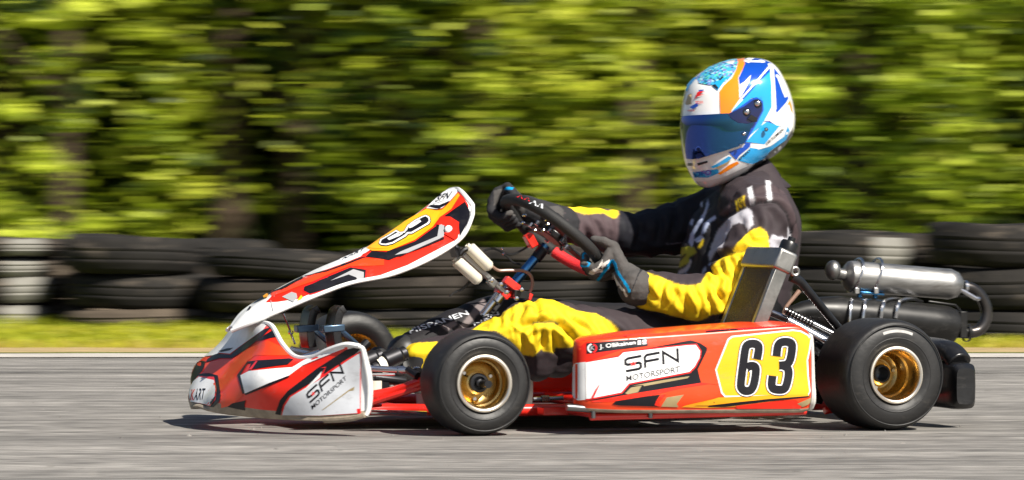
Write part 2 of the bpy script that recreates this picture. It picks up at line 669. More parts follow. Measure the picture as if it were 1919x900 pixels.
# ================================================================== SETTING
def asphalt():
    m = mat('asphalt', (0.198, 0.186, 0.171), 0.85, var=0.16, vscale=1.4, stretch=(0.18, 3.2, 1), bump=0.0)
    t = m.node_tree
    b = t.nodes['Principled BSDF']
    L = t.links.new
    tc = t.nodes.new('ShaderNodeTexCoord')

    def layer(scale, st, lo, hi, f0, f1, prev, detail=4):
        mp = t.nodes.new('ShaderNodeMapping')
        mp.inputs['Scale'].default_value = st
        mp.inputs['Rotation'].default_value = (0, 0, rad(1.5))
        L(tc.outputs['Object'], mp.inputs[0])
        n = t.nodes.new('ShaderNodeTexNoise')
        n.inputs['Scale'].default_value = scale
        n.inputs['Detail'].default_value = detail
        L(mp.outputs[0], n.inputs['Vector'])
        r = t.nodes.new('ShaderNodeMapRange')
        r.inputs['From Min'].default_value, r.inputs['From Max'].default_value = f0, f1
        r.inputs['To Min'].default_value, r.inputs['To Max'].default_value = lo, hi
        L(n.outputs['Fac'], r.inputs['Value'])
        x = t.nodes.new('ShaderNodeMix')
        x.data_type, x.blend_type = 'RGBA', 'MULTIPLY'
        x.inputs['Factor'].default_value = 1
        L(prev, x.inputs['A'])
        L(r.outputs[0], x.inputs['B'])
        return x.outputs['Result'], n
    src = b.inputs['Base Color'].links[0].from_socket
    src, _ = layer(3, (0.22, 2.6, 1), 0.66, 1.24, 0.35, 0.65, src)       # rubber laid along the racing line
    src, _ = layer(9, (0.2, 4.0, 1), 0.72, 1.28, 0.35, 0.65, src)
    src, n = layer(48, (0.2, 1.0, 1), 0.52, 1.5, 0.3, 0.7, src, 3)      # stone in the surface
    L(src, b.inputs['Base Color'])
    bp = t.nodes.new('ShaderNodeBump')
    bp.inputs['Strength'].default_value = 0.5
    bp.inputs['Distance'].default_value = 0.004
    L(n.outputs['Fac'], bp.inputs['Height'])
    L(bp.outputs[0], b.inputs['Normal'])
    return m


M['asphalt'] = asphalt()
mk('soil_grass', (0.12, 0.145, 0.014), 0.95, var=0.35, vscale=1.6)
mk('edge_paint', (0.44, 0.41, 0.37), 0.8, var=0.35, vscale=9, stretch=(0.5, 2, 1))
mk('dry_verge', (0.36, 0.26, 0.12), 0.95, var=0.35, vscale=7, stretch=(0.5, 2, 1))
mk('tyre_rubber', (0.014, 0.0125, 0.011), 0.85, var=0.7, spec=0.25, scuff=0.85, scuff_col=(0.21, 0.17, 0.13), scuff_scale=9, vscale=7, bump=0.35, bscale=45)
mk('tyre_rubber_dusty', (0.085, 0.066, 0.048), 0.9, var=0.7, spec=0.25, scuff=0.9, scuff_col=(0.24, 0.19, 0.14), scuff_scale=9, vscale=6, bump=0.35, bscale=45)
mk('tyre_rubber_brown', (0.026, 0.021, 0.017), 0.85, var=0.7, spec=0.25, scuff=0.85, scuff_col=(0.21, 0.17, 0.13), scuff_scale=9, vscale=6, bump=0.35, bscale=45)
mk('tyre_white', (0.19, 0.183, 0.16), 0.7, var=0.2, vscale=12)
mk('bark', (0.085, 0.055, 0.035), 0.9, var=0.4, vscale=9, bump=0.8, bscale=25, stretch=(1, 1, 0.2))


def sheet(name, x0, x1, y0, y1, z, m, nx=2, ny=2, wob=0.0, dz=None):
    b = MB()
    rows = []
    for i in range(ny):
        y = y0 + (y1 - y0) * i / (ny - 1)
        r = []
        for k in range(nx):
            x = x0 + (x1 - x0) * k / (nx - 1)
            yy = y
            if wob and i in (0, ny - 1):
                yy += wob * noise.noise(Vector((x * 1.3, i * 7.1, 0))) + 0.4 * wob * noise.noise(Vector((x * 5, i * 3.1, 4)))
            r.append((x, yy, z + (dz(x, y) if dz else 0)))
        rows.append(r)
    b.grid(rows)
    o = b.build(name, m, smooth=True, angle=0)
    o['kind'] = 'structure'
    return o


Y_EDGE = 5.6
sheet('ground', -400, 400, -60, 900, -0.016, 'soil_grass')
sheet('race_track', -150, 150, -40, Y_EDGE, 0.0, 'asphalt')
sheet('track_edge_line', -60, 60, Y_EDGE - 0.52, Y_EDGE - 0.10, 0.004, 'edge_paint', 500, 2, 0.03)
sheet('dry_verge', -60, 60, Y_EDGE - 0.12, Y_EDGE + 0.42, 0.0085, 'dry_verge', 500, 2, 0.09)

mk('tar_seam', (0.035, 0.034, 0.034), 0.7, var=0.4)
sheet('tar_seam', -40, 40, 3.66, 3.685, 0.004, 'tar_seam', 700, 2, 0.05)
mk('grit', (0.16, 0.15, 0.14), 0.9, var=0.8, vscale=3)


def track_grit():
    """loose stones and crumbs of rubber lying on the track."""
    r = np.random.default_rng(9)
    b = MB()
    for i in range(3200):
        x, y = r.uniform(-6, 6), r.uniform(-6, Y_EDGE - .1)
        if r.uniform() < .35:
            y = Y_EDGE - .15 - abs(r.normal(0, .35))
        q = r.uniform(.0015, .0045)
        a = r.uniform(0, 6.28)
        c, s_ = math.cos(a) * q, math.sin(a) * q
        L = r.uniform(1, 2.2)
        b.add([(x + c * L, y + s_ * L, -.001), (x - s_, y + c, -.001), (x - c * L, y - s_ * L, -.001), (x + s_, y - c, -.001), (x + c * .3, y, q * 1.3)],
              [(0, 1, 4), (1, 2, 4), (2, 3, 4), (3, 0, 4)])
    o = b.build('track_grit', 'grit', None, smooth=False)
    o['kind'] = 'stuff'


track_grit()


def leaf_mat(name, cols, tr=0.24):
    m = bpy.data.materials.new(name)
    m.use_nodes = True
    t = m.node_tree
    b = t.nodes['Principled BSDF']
    at = t.nodes.new('ShaderNodeAttribute')
    at.attribute_name = 'tone'
    oi = t.nodes.new('ShaderNodeObjectInfo')
    sep = t.nodes.new('ShaderNodeSeparateColor')
    t.links.new(at.outputs['Color'], sep.inputs[0])
    r = t.nodes.new('ShaderNodeValToRGB')
    e = r.color_ramp.elements
    e[0].color, e[1].color = (*cols[0], 1), (*cols[-1], 1)
    for i, c in enumerate(cols[1:-1]):
        e.new((i + 1) / (len(cols) - 1)).color = (*c, 1)
    t.links.new(sep.outputs[0], r.inputs[0])
    hs = t.nodes.new('ShaderNodeHueSaturation')
    mr = t.nodes.new('ShaderNodeMapRange')
    mr.inputs['To Min'].default_value, mr.inputs['To Max'].default_value = 0.485, 0.515
    t.links.new(oi.outputs['Random'], mr.inputs['Value'])
    t.links.new(mr.outputs[0], hs.inputs['Hue'])
    t.links.new(r.outputs[0], hs.inputs['Color'])
    t.links.new(hs.outputs[0], b.inputs['Base Color'])
    b.inputs['Roughness'].default_value = 0.5
    b.inputs['Specular IOR Level'].default_value = 0.35
    tl = t.nodes.new('ShaderNodeBsdfTranslucent')
    t.links.new(hs.outputs[0], tl.inputs['Color'])
    mx = t.nodes.new('ShaderNodeMixShader')
    mx.inputs[0].default_value = tr
    t.links.new(b.outputs[0], mx.inputs[1])
    t.links.new(tl.outputs[0], mx.inputs[2])
    t.links.new(mx.outputs[0], t.nodes['Material Output'].inputs[0])
    return m


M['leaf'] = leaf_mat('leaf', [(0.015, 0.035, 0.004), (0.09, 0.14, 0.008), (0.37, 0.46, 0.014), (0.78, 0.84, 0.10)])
M['leaf_shaded'] = leaf_mat('leaf_shaded', [(0.014, 0.034, 0.005), (0.04, 0.07, 0.008), (0.11, 0.15, 0.012)], 0.25)  # darker copy of the leaf colours with the wood's shade put in
M['grass_blade'] = leaf_mat('grass_blade', [(0.16, 0.21, 0.008), (0.37, 0.39, 0.014), (0.50, 0.45, 0.03), (0.50, 0.38, 0.10)], 0.3)


def leaf_mesh(name, pos, nrm, size, tone, m, rng, long=1.6):
    """many small leaves, each a folded four-cornered blade."""
    n = len(pos)
    t = rng.normal(size=(n, 3))
    nrm = nrm / (np.linalg.norm(nrm, axis=1, keepdims=True) + 1e-9)
    t -= nrm * np.sum(t * nrm, 1, keepdims=True)
    t /= np.linalg.norm(t, axis=1, keepdims=True) + 1e-9
    b = np.cross(nrm, t)
    s = size[:, None]
    v = np.stack([pos - t * s * long * .5, pos + b * s * .5 + nrm * s * .12, pos + t * s * long * .5, pos - b * s * .5 + nrm * s * .12], 1)
    me = bpy.data.meshes.new(name)
    me.vertices.add(4 * n)
    me.vertices.foreach_set('co', v.reshape(-1))
    me.loops.add(4 * n)
    me.loops.foreach_set('vertex_index', np.arange(4 * n))
    me.polygons.add(n)
    me.polygons.foreach_set('loop_start', np.arange(n) * 4)
    me.polygons.foreach_set('loop_total', np.full(n, 4))
    me.update()
    a = me.color_attributes.new('tone', 'FLOAT_COLOR', 'POINT')
    c = np.ones((4 * n, 4))
    c[:, :3] = np.repeat(tone, 4)[:, None]
    a.data.foreach_set('color', c.reshape(-1))
    me.materials.append(M[m])
    return me


def crown_mesh(seed, w_, d_, z0, z1, nclump, nleaf, leafs, m='leaf', tmean=0.55):
    """foliage in separate clumps spread through an uneven volume."""
    rng = np.random.default_rng(seed)
    P, N, S, T = [], [], [], []
    for c in range(nclump):
        h = rng.uniform(0, 1)
        rr = (0.55 + 0.45 * math.sin(math.pi * min(0.98, h * 0.8 + 0.15))) * rng.uniform(0.35, 1.0) ** 0.5
        a = rng.uniform(0, 2 * math.pi)
        ctr = np.array([math.cos(a) * w_ * rr, math.sin(a) * d_ * rr, z0 + (z1 - z0) * h])
        R = rng.uniform(0.07, 0.21) * (0.55 + 0.3 * w_)
        k = int(nleaf * rng.uniform(0.5, 1.5))
        u = rng.normal(size=(k, 3))
        u /= np.linalg.norm(u, axis=1, keepdims=True)
        q = u * (rng.uniform(0.25, 1, size=(k, 1)) ** 0.45) * R * np.array([1.25, 1.25, 0.62])
        q[:, 2] -= 0.25 * (q[:, 0] ** 2 + q[:, 1] ** 2) / R
        P.append(ctr + q)
        nn = u * 0.5 + rng.normal(size=(k, 3)) * 0.55 + np.array([0, 0, 0.65])
        N.append(nn)
        S.append(rng.uniform(0.65, 1.35, k) * leafs)
        T.append(np.clip(rng.normal(tmean + rng.normal(0, 0.22), 0.24, k), 0, 1))
    k = int(sum(len(p) for p in P) * 0.15)           # loose leaves between the clumps
    u = rng.normal(size=(k, 3))
    u /= np.linalg.norm(u, axis=1, keepdims=True)
    hz = rng.uniform(0, 1, k)
    rr = (0.55 + 0.45 * np.sin(np.pi * np.minimum(0.98, hz * 0.8 + 0.15))) * rng.uniform(.35, 1.12, k) ** .5
    an = rng.uniform(0, 2 * np.pi, k)
    P.append(np.stack([np.cos(an) * w_ * rr * 1.12, np.sin(an) * d_ * rr * 1.12, z0 + (z1 - z0) * hz], 1))
    N.append(rng.normal(size=(k, 3)) + np.stack([np.cos(an), np.sin(an), np.full(k, .5)], 1) * .6)
    S.append(rng.uniform(0.65, 1.5, k) * leafs)
    T.append(np.clip(rng.normal(tmean, .27, k), 0, 1))
    P = np.concatenate(P)
    P[:, 2] = np.maximum(P[:, 2], 0.04)
    return leaf_mesh('crown', P, np.concatenate(N), np.concatenate(S), np.concatenate(T), m, rng)


def trunk_mb(rng, h, r0, lean, forks):
    b = MB()
    top = Vector((lean * h, rng.uniform(-.1, .1), h))
    pts = sm([(0, 0, -0.1), (lean * h * .3 + rng.uniform(-.04, .04), rng.uniform(-.05, .05), h * .35), (lean * h * .65, rng.uniform(-.06, .06), h * .7), top], 5)
    b.tube(pts, [r0 * 1.25, r0, r0 * .8, r0 * .35], 9)
    for k in range(forks):
        f = rng.uniform(.25, .85)
        p = pts[int(f * (len(pts) - 1))]
        a = rng.uniform(0, 6.28)
        q = p + Vector((math.cos(a), math.sin(a), rng.uniform(.5, 1.1))) * rng.uniform(.4, .9) * (0.3 + 0.25 * h)
        b.tube(sm([p, p.lerp(q, .5) + Vector((0, 0, -.05)), q], 4), [r0 * .45, r0 * .28, r0 * .1], 6)
    return b


def build_trees():
    rng = random.Random(11)
    # low bushy trees right behind the tyre wall: (x, y, half width, z0, z1, label)
    meshes = [crown_mesh(s, wd, 1.2, z0, z1, nc, 150, 0.047, mt, tmean=tm) for s, wd, z0, z1, nc, tm, mt in
              ((1, 1.35, 0.05, 3.3, 98, .60, 'leaf'), (2, 1.15, 0.1, 3.9, 90, .46, 'leaf'), (3, 1.45, 0.2, 4.2, 122, .68, 'leaf'), (4, 1.15, 0.5, 4.0, 66, .40, 'leaf'), (5, 1.2, 0.05, 2.4, 70, .60, 'leaf'))]  # low tone of the fourth crown puts shade into its leaf colour
    front = [(-5.1, 11.2, 0, 'bushy young tree beyond the tyre wall, furthest to the left'),
             (-3.5, 11.0, 1, 'leafy young tree above the white banded tyres at the left'),
             (-2.25, 10.9, 2, 'bright bushy young tree behind the first full tyre stack from the left'),
             (-1.12, 11.4, 3, 'shaded young tree rising behind the middle of the kart front panel'),
             (-0.2, 11.0, 1, 'narrow leafy young tree just left of the steering wheel'),
             (0.62, 10.8, 2, 'leafy young tree behind the far arm of the driver'),
             (1.75, 11.2, 4, 'low leafy young tree behind the driver shoulder and helmet'),
             (2.75, 10.6, 2, 'bright leafy young tree above the exhaust silencer'),
             (4.0, 10.3, 0, 'bright leafy young tree at the right picture edge'),
             (5.3, 10.4, 3, 'bushy young tree beyond the tyre wall, furthest to the right')]
    for x, y, k, lab in front:
        t = empty('young_tree', (x * 1.58, (y + 11) * 1.58 - 11, 0), rng.uniform(0, 6.28))
        tag(t, lab, 'tree', 'young trees behind the tyre wall')
        b = trunk_mb(rng, 3.8, 0.06, rng.uniform(-.06, .06), 7)
        b.build('trunk', 'bark', t)
        o = bpy.data.objects.new('crown', meshes[k])
        COL.objects.link(o)
        o.parent = t
        s = rng.uniform(.9, 1.12)
        o.scale = (s, s, rng.uniform(.9, 1.1))
    # taller trees with bare trunks in the second row, several added to shade the wood
    big = [crown_mesh(20 + s, 2.5, 2.0, z0, 8.5, 300, 120, 0.10, m, tm) for s, z0, m, tm in ((1, 1.9, 'leaf', .45), (2, 2.2, 'leaf_shaded', .5), (3, 1.3, 'leaf', .5))]
    tall = [(-7.0, 13.0, 0, .11, 'tall tree beyond the left picture edge'),
            (-5.4, 12.6, 2, .10, 'tall tree standing at the far left of the wood'),
            (-3.9, 13.2, 1, .10, 'tall tree standing above the white banded tyres'),
            (-2.75, 12.7, 0, .09, 'tall tree behind the bright bushy tree at the left'),
            (-1.45, 11.5, 1, .062, 'brown trunked tree rising over the second tyre stack'),
            (-0.62, 12.9, 1, .08, 'dark shaded tree above the raised end of the front panel'),
            (0.28, 12.4, 0, .065, 'slim brown trunked tree above the steering wheel'),
            (1.30, 12.9, 1, .10, 'tall tree standing in shade left of the driver helmet'),
            (2.12, 12.3, 2, .075, 'brown trunked tree just right of the driver helmet'),
            (3.2, 12.9, 0, .10, 'tall tree standing back above the exhaust'),
            (4.5, 12.6, 2, .10, 'tall tree just past the right picture edge'),
            (6.0, 13.0, 0, .12, 'tall tree standing in the wood at the far right')]
    for x, y, k, r, lab in tall:
        t = empty('tall_tree', (x * 1.58, (y + 11) * 1.58 - 11, 0), rng.uniform(0, 6.28))
        tag(t, lab, 'tree', 'tall trees in the wood')
        trunk_mb(rng, 8.0, r * 1.5, rng.uniform(-.03, .03), 9).build('trunk', 'bark', t)
        o = bpy.data.objects.new('crown', big[k])
        COL.objects.link(o)
        o.parent = t
    # the wood behind that reads as one mass
    r2 = np.random.default_rng(5)
    n = 60000
    P = np.stack([r2.uniform(-24, 24, n), 33 + r2.uniform(0, 8, n), 11 * r2.uniform(0, 1, n) ** 1.1], 1)
    P[:, 1] += 1.2 * np.sin(P[:, 0] * 1.7) * np.sin(P[:, 2] * 2.1)
    me = leaf_mesh('woods', P, r2.normal(size=(n, 3)) + np.array([0, -.5, .6]), r2.uniform(.3, .55, n), np.clip(r2.normal(.45, .2, n), 0, 1), 'leaf_shaded', r2)
    o = bpy.data.objects.new('woods', me)
    COL.objects.link(o)
    o['kind'] = 'stuff'
    # grass on the strip between track and tyres
    n = 110000
    P = np.stack([r2.uniform(-6.5, 6.5, n), Y_EDGE + 0.12 + 5.5 * r2.uniform(0, 1, n), np.zeros(n)], 1)
    dens = np.array([noise.noise(Vector((p[0] * .9, p[1] * 1.6, 0))) for p in P])
    keep = (P[:, 1] > Y_EDGE + 0.30 + 0.25 * dens) & (r2.uniform(0, 1, n) < 0.75 + dens)
    P, dens = P[keep], dens[keep]
    n = len(P)
    hh = r2.uniform(.02, .05, n) * (1 + 0.9 * np.clip((P[:, 1] - 8.0) / 1.2, 0, .5))
    P[:, 2] = hh * .45
    a = r2.uniform(0, 6.28, n)
    # blades: stretched leaves standing up
    v = np.zeros((n, 4, 3))
    dx = np.stack([np.cos(a), np.sin(a), np.zeros(n)], 1)
    wv = r2.uniform(.004, .008, n)[:, None]
    lean = r2.normal(size=(n, 3)) * hh[:, None] * .45
    lean[:, 2] = 0
    base = P.copy()
    base[:, 2] = -.004
    v[:, 0] = base - dx * wv
    v[:, 1] = base + dx * wv
    v[:, 2] = base + dx * wv * .5 + lean + np.array([0, 0, 1]) * hh[:, None]
    v[:, 3] = base - dx * wv * .5 + lean + np.array([0, 0, 1]) * hh[:, None]
    me = bpy.data.meshes.new('grass')
    me.vertices.add(4 * n)
    me.vertices.foreach_set('co', v.reshape(-1))
    me.loops.add(4 * n)
    me.loops.foreach_set('vertex_index', np.arange(4 * n))
    me.polygons.add(n)
    me.polygons.foreach_set('loop_start', np.arange(n) * 4)
    me.polygons.foreach_set('loop_total', np.full(n, 4))
    me.update()
    c = np.ones((4 * n, 4))
    tone = np.clip(r2.normal(.42, .15, n) + .35 * dens + .45 * np.clip(1 - (P[:, 1] - Y_EDGE - .3) / .7, 0, 1), 0, 1)
    c[:, :3] = np.repeat(tone, 4)[:, None]
    me.color_attributes.new('tone', 'FLOAT_COLOR', 'POINT').data.foreach_set('color', c.reshape(-1))
    me.materials.append(M['grass_blade'])
    o = bpy.data.objects.new('grass', me)
    COL.objects.link(o)
    o['kind'] = 'stuff'


build_trees()


# ------------------------------------------------------------------ the wall of old car tyres
def road_tyre(name, rubber, h=0.16, R=0.318, white=None, seed=0):
    rng = random.Random(seed)
    hh = h / 2
    g = 0.005                                    # tread grooves
    prof = [(R * .60, -hh * .62), (R * .64, -hh * .84), (R * .76, -hh * 1.0), (R * .87, -hh * .98), (R * .94, -hh * .85), (R * .975, -hh * .66), (R * .99, -hh * .42)]
    for q in (-.22, .24):
        prof += [(R * .998, hh * q - .012), (R - g * .3, hh * q - .005), (R - g, hh * q), (R - g * .3, hh * q + .005), (R * .998, hh * q + .012)]
    prof += [(R * .99, hh * .42), (R * .975, hh * .66), (R * .94, hh * .85), (R * .87, hh * .98), (R * .76, hh * 1.0), (R * .64, hh * .84), (R * .60, hh * .62)]
    prof += [(R * .66, hh * .5), (R * .82, hh * .4), (R * .86, 0), (R * .82, -hh * .4), (R * .66, -hh * .5), (R * .60, -hh * .62)]
    b = MB()
    n = 72
    b.lathe(prof, n, axis='z')
    v = []
    for p in b.v:                                # a used carcass is never quite round
        a = math.atan2(p[1], p[0])
        k = 1 + 0.012 * math.sin(2 * a + seed) + 0.006 * math.sin(5 * a + seed * 2)
        v.append((p[0] * k, p[1] * k, p[2] + 0.006 * math.sin(2 * a + seed * 3)))
    b.v = v
    if white:
        for i, f in enumerate(b.f):
            c = sum((Vector(v[q]) for q in f), Vector()) / len(f)
            if white[0] < math.atan2(c.y, c.x) < white[1] and c.xy.length > R * .90:
                b.m[i] = 1
    return b.me(name, [rubber, 'tyre_white'], angle=50)


def tyre_wall():
    rng = random.Random(4)
    std = [road_tyre('car_tyre', r, 0.16, 0.318, None, i) for i, r in enumerate(('tyre_rubber', 'tyre_rubber_brown', 'tyre_rubber', 'tyre_rubber_dusty', 'tyre_rubber_brown'))]
    # (photograph column, number, tyre thicknesses bottom up, start height, words)
    order = ['bottom', 'second from the ground', 'third from the ground', 'topmost']
    stacks = [(-300, [.15, .155, .16], 'stack just past the left picture edge'),
              (-20, [.12, .125, .09, .085], 'white banded stack at the left edge'),
              (255, [.105, .155, .165], 'stack left of the kart nose'),
              (517, [.10, .145, .125], 'stack behind the tip of the front panel'),
              (780, [.12, .14, .115], 'stack under the raised front panel'),
              (1040, [.13, .12, .13], 'stack behind the steering column'),
              (1300, [.13, .13, .14], 'stack behind the driver chest'),
              (1585, [.15, .16, .145], 'stack behind the exhaust silencer'),
              (1880, [.145, .175, .175], 'stack at the right picture edge'),
              (2180, [.15, .17, .16], 'stack just past the right picture edge')]
    back = [(112, [.14, .15, .12], 'back stack right of the white band'),
            (388, [.15, .14, .12], 'back stack left of the panel tip'),
            (655, [.14, .15], 'back stack behind the front panel'),
            (915, [.14, .14, .10], 'back stack behind the fluid reservoirs'),
            (1170, [.15, .13, .11], 'back stack under the far arm'),
            (1440, [.14, .14, .12], 'back stack behind the driver back'),
            (1735, [.15, .16, .14], 'back stack above the exhaust pipe')]
    for si, (u, hs, words) in enumerate(stacks + back):
        dep = 20.0 - 2.0 * u / 1919 + (.50 if si >= len(stacks) else 0)
        x0, y0 = (u - 959.5) * dep / FPX, -11 + dep
        z = -0.012
        for i, h in enumerate(hs):
            top = i == len(hs) - 1
            pos = 'topmost' if top else ('bottom' if i == 0 else ('second' if i == 1 else 'third'))
            dust = ''
            if words.startswith('white banded'):
                me = road_tyre('car_tyre', 'tyre_rubber_brown', 0.16, 0.318, (rad(-71), rad(-33)), 40 + i)
                dust = 'white banded '
            elif si == 7 and top:
                me = road_tyre('car_tyre', 'tyre_rubber', 0.16, 0.318, (rad(-72), rad(-36)), 50)
                dust = 'white marked '
            else:
                me = std[rng.randrange(5)]
            o = bpy.data.objects.new('car_tyre', me)
            COL.objects.link(o)
            o.location = (x0 + rng.uniform(-.018, .018), y0 + rng.uniform(-.025, .025), z + h / 2)
            o.scale = (1, 1, h / 0.16)
            rz = 0 if dust else rng.uniform(0, 6.28)
            tilt = 0.05 if (top and si in (2, 3)) else 0.012
            o.rotation_euler = (rng.uniform(-.02, .02), tilt if top else rng.uniform(-.012, .012), rz) if dust else (0, 0, rz)
            if not dust and top and si in (2, 3):
                o.rotation_euler = (0.0, 0.0, rz)
                o.rotation_mode = 'XYZ'
                o.matrix_world = Matrix.Translation(o.location) @ Matrix.Rotation(tilt, 4, 'Y') @ Matrix.Rotation(rz, 4, 'Z') @ Matrix.Diagonal((1, 1, h / 0.16, 1))
            which = {'topmost': 'topmost', 'bottom': 'bottom', 'second': 'second from bottom', 'third': 'third from bottom'}[pos]
            tag(o, f'{dust}car tyre, {which} in the {words}' if dust else f'old car tyre, {which} in the {words}', 'tyre', 'old tyres stacked along the track')
            z += h
    return


tyre_wall()

# ================================================================== THE KART
kart = empty('racing_kart', KT, YAW)
tag(kart, 'red and yellow racing kart number 63 cornering on the grey track', 'kart')


# ---- wheels
def wheel_set(front):
    """tyre, rim and hub meshes; axle along y, outer face towards -y."""
    if front:
        R, hw, rl, dep = .1295, .064, .0715, .062
    else:
        R, hw, rl, dep = .140, .098, .0725, .105
    o = -hw
    t = MB()
    half = [(rl - .004, o + .004), (rl + .004, o - .002), (rl + .018, o - .008), (rl + (R - rl) * .55, o - .007), (R * .925, o + .001),
            (R * .965, o + .010), (R * .985, o + .020), (R * .996, o + .034), (R, o + .05)]
    prof = half + [(r, -y) for r, y in half[::-1]]
    dense = [tuple(p) for p in sm([(r, y, 0) for r, y in prof], 3)]
    t.lathe([(p[0], p[1]) for p in dense], 80)
    for rr in (rl + (R - rl) * .30, R * .90):                 # moulding ribs of the sidewall
        t.lathe([(rr - .0022, o - .0065), (rr - .001, o - .0092), (rr + .001, o - .0092), (rr + .0022, o - .0065)], 80)
    tm = t.me('tyre', 'kart_rubber', angle=0)
    r = MB()
    ri = rl - .0095
    r.lathe([(rl - .002, o + .006), (rl + .0005, o - .004), (rl - .001, o - .0075), (rl - .005, o - .0085), (ri + .001, o - .006), (ri, o)], 64, mi=1)
    prof = [(ri, o), (ri - .002, o + .004), (ri - .004, o + .012), (ri - .005, o + dep * .45), (ri - .009, o + dep * .5), (ri - .010, o + dep * .9),
            (ri - .016, o + dep), (.034, o + dep + .004), (.030, o + dep - .004), (.0285, o + dep - .016), (.024, o + dep - .018)]
    r.lathe(prof, 64, mi=0)
    r.lathe([(rl - .002, hw + .002), (rl - .012, hw - .02), (rl - .02, 0), (.03, o + dep + .008)], 48, mi=0)
    rm = r.me('rim', ['gold_metal', 'polished_lip'], angle=35)
    h = MB()
    if front:
        h.lathe([(.024, o + dep - .018), (.0235, o + dep - .03), (.0165, o + dep - .031), (.016, o + dep - .022), (.0, o + dep - .022)], 24)
        h.lathe([(.010, o + dep - .022), (.010, o + dep - .036), (.0045, o + dep - .038), (0, o + dep - .038)], 6)
        for k in range(3):
            a = 2.1 * k + .4
            h.lathe([(.0045, 0), (.0045, -.007), (0, -.007)], 6, (math.cos(a) * .04, o + dep - .002, math.sin(a) * .04), mi=1)
    else:
        h.lathe([(.024, o + dep - .018), (.022, o + dep - .026), (.0175, o + dep - .026), (.017, o + dep + .02), (.012, o + dep + .05), (0, o + dep + .05)], 24)
        for k in range(3):
            a = 2.1 * k + 2.3
            h.lathe([(.0045, 0), (.0045, -.012), (0, -.012)], 6, (math.cos(a) * .037, o + dep - .002, math.sin(a) * .037), mi=1)
    hm = h.me('hub', ['dark_metal', 'steel'], angle=35)
    return tm, rm, hm, (R, o)


def place_wheel(ms, loc, flip, mark):
    wl = empty('wheel', loc, math.pi if flip else 0, kart)
    for n, me in zip(('tyre', 'rim', 'hub'), ms):
        o = bpy.data.objects.new(n, me)
        COL.objects.link(o)
        o.parent = wl
    if mark:
        R, o = ms[3]
        a0, a1, r0, r1 = mark
        b = MB()
        b.lathe([(r0, o - .0083), (r1, o - .0065)], 14, a0=a0, a1=a1)
        m = b.build('tyre_lettering', 'tyre_marking', None)
        m.parent = wl
    return wl


fw, rw = wheel_set(True), wheel_set(False)
FY, RY = -.520, -.598
place_wheel(fw, (-.006, FY, .1295), False, (rad(98), rad(128), .096, .103))
place_wheel(fw, (0, -FY, .152), True, None)
place_wheel(rw, (1.05, RY, .140), False, (rad(-20), rad(23), .107, .114))
place_wheel(rw, (1.05, -RY, .140), True, None)

# ---- frame, floor, axle
b = MB()
for s in (-1, 1):
    b.tube(sm([(-.34, s * .17, .05), (-.1, s * .2, .05), (.15, s * .33, .05), (.9, s * .34, .05), (1.22, s * .30, .055)], 5), .015, 10)
    b.tube(sm([(.02, s * .30, .06), (.0, s * .38, .075), (-.005, s * .455, .105)], 4), .017, 10)
b.tube([(-.1, -.2, .05), (-.1, .2, .05)], .014)
b.tube([(.5, -.33, .05), (.5, .33, .05)], .014)
b.tube([(1.2, -.3, .055), (1.2, .3, .055)], .015)
b.tube(sm([K(690, 744, -.30), K(740, 734, -.33), K(795, 714, -.40)], 4), .014, 10)     # stub axle yoke seen behind the nose
b.tube([K(690, 757, -.30), K(800, 722, -.40)], .008, 8)
b.build('chassis_frame', 'red_metal', kart)
b = MB()
for x in (.28, .78):                                             # side pod carriers
    b.tube([(x, -.33, .05), (x, -.6, .05)], .010)
    b.tube([(x, .33, .05), (x, .6, .05)], .010)
b.tube([(.26, -.615, .044), (.84, -.615, .048)], .009)
b.tube([(.26, .615, .044), (.84, .615, .048)], .009)
b.tube(sm([K(1545, 742, -.5), K(1560, 750, -.5), K(1566, 765, -.5), K(1545, 770, -.5)], 3), .010)
b.box((.62, -.33, .036), (.16, .02, .012))
b.box((.25, -.40, .05), (.08, .05, .02))
b.box((.52, -.345, .037), (.07, .016, .012))
b.build_each('pod_carrier', 'red_metal', kart, bevel=.002)
b = MB()
b.grid([[(-.33, -.17, .035), (-.33, .17, .035)], [(-.1, -.2, .035), (-.1, .2, .035)], [(.15, -.32, .035), (.15, .32, .035)], [(.62, -.33, .035), (.62, .33, .035)]])
b.build('floor_tray', 'aluminium', kart, solid=.003)
b = MB()
b.tube([(1.05, -.565, .14), (1.05, .565, .14)], .0165, 16)
for y in (-.3, .3, .05):
    b.lathe([(.025, -.02), (.048, -.018), (.05, 0), (.048, .018), (.025, .02)], 20, (1.05, y, .14))
b.build('rear_axle', 'steel', kart)
b = MB()
b.lathe([(.03, -.004), (.095, -.004), (.095, .004), (.03, .004)], 40, (1.05, -.14, .14))
b.build('brake_disc', 'brushed_steel', kart)
b = MB()
b.lathe([(.03, -.004), (.088, -.004), (.088, .004), (.03, .004)], 40, (1.05, .24, .14))
b.build('sprocket', 'gold_metal', kart)

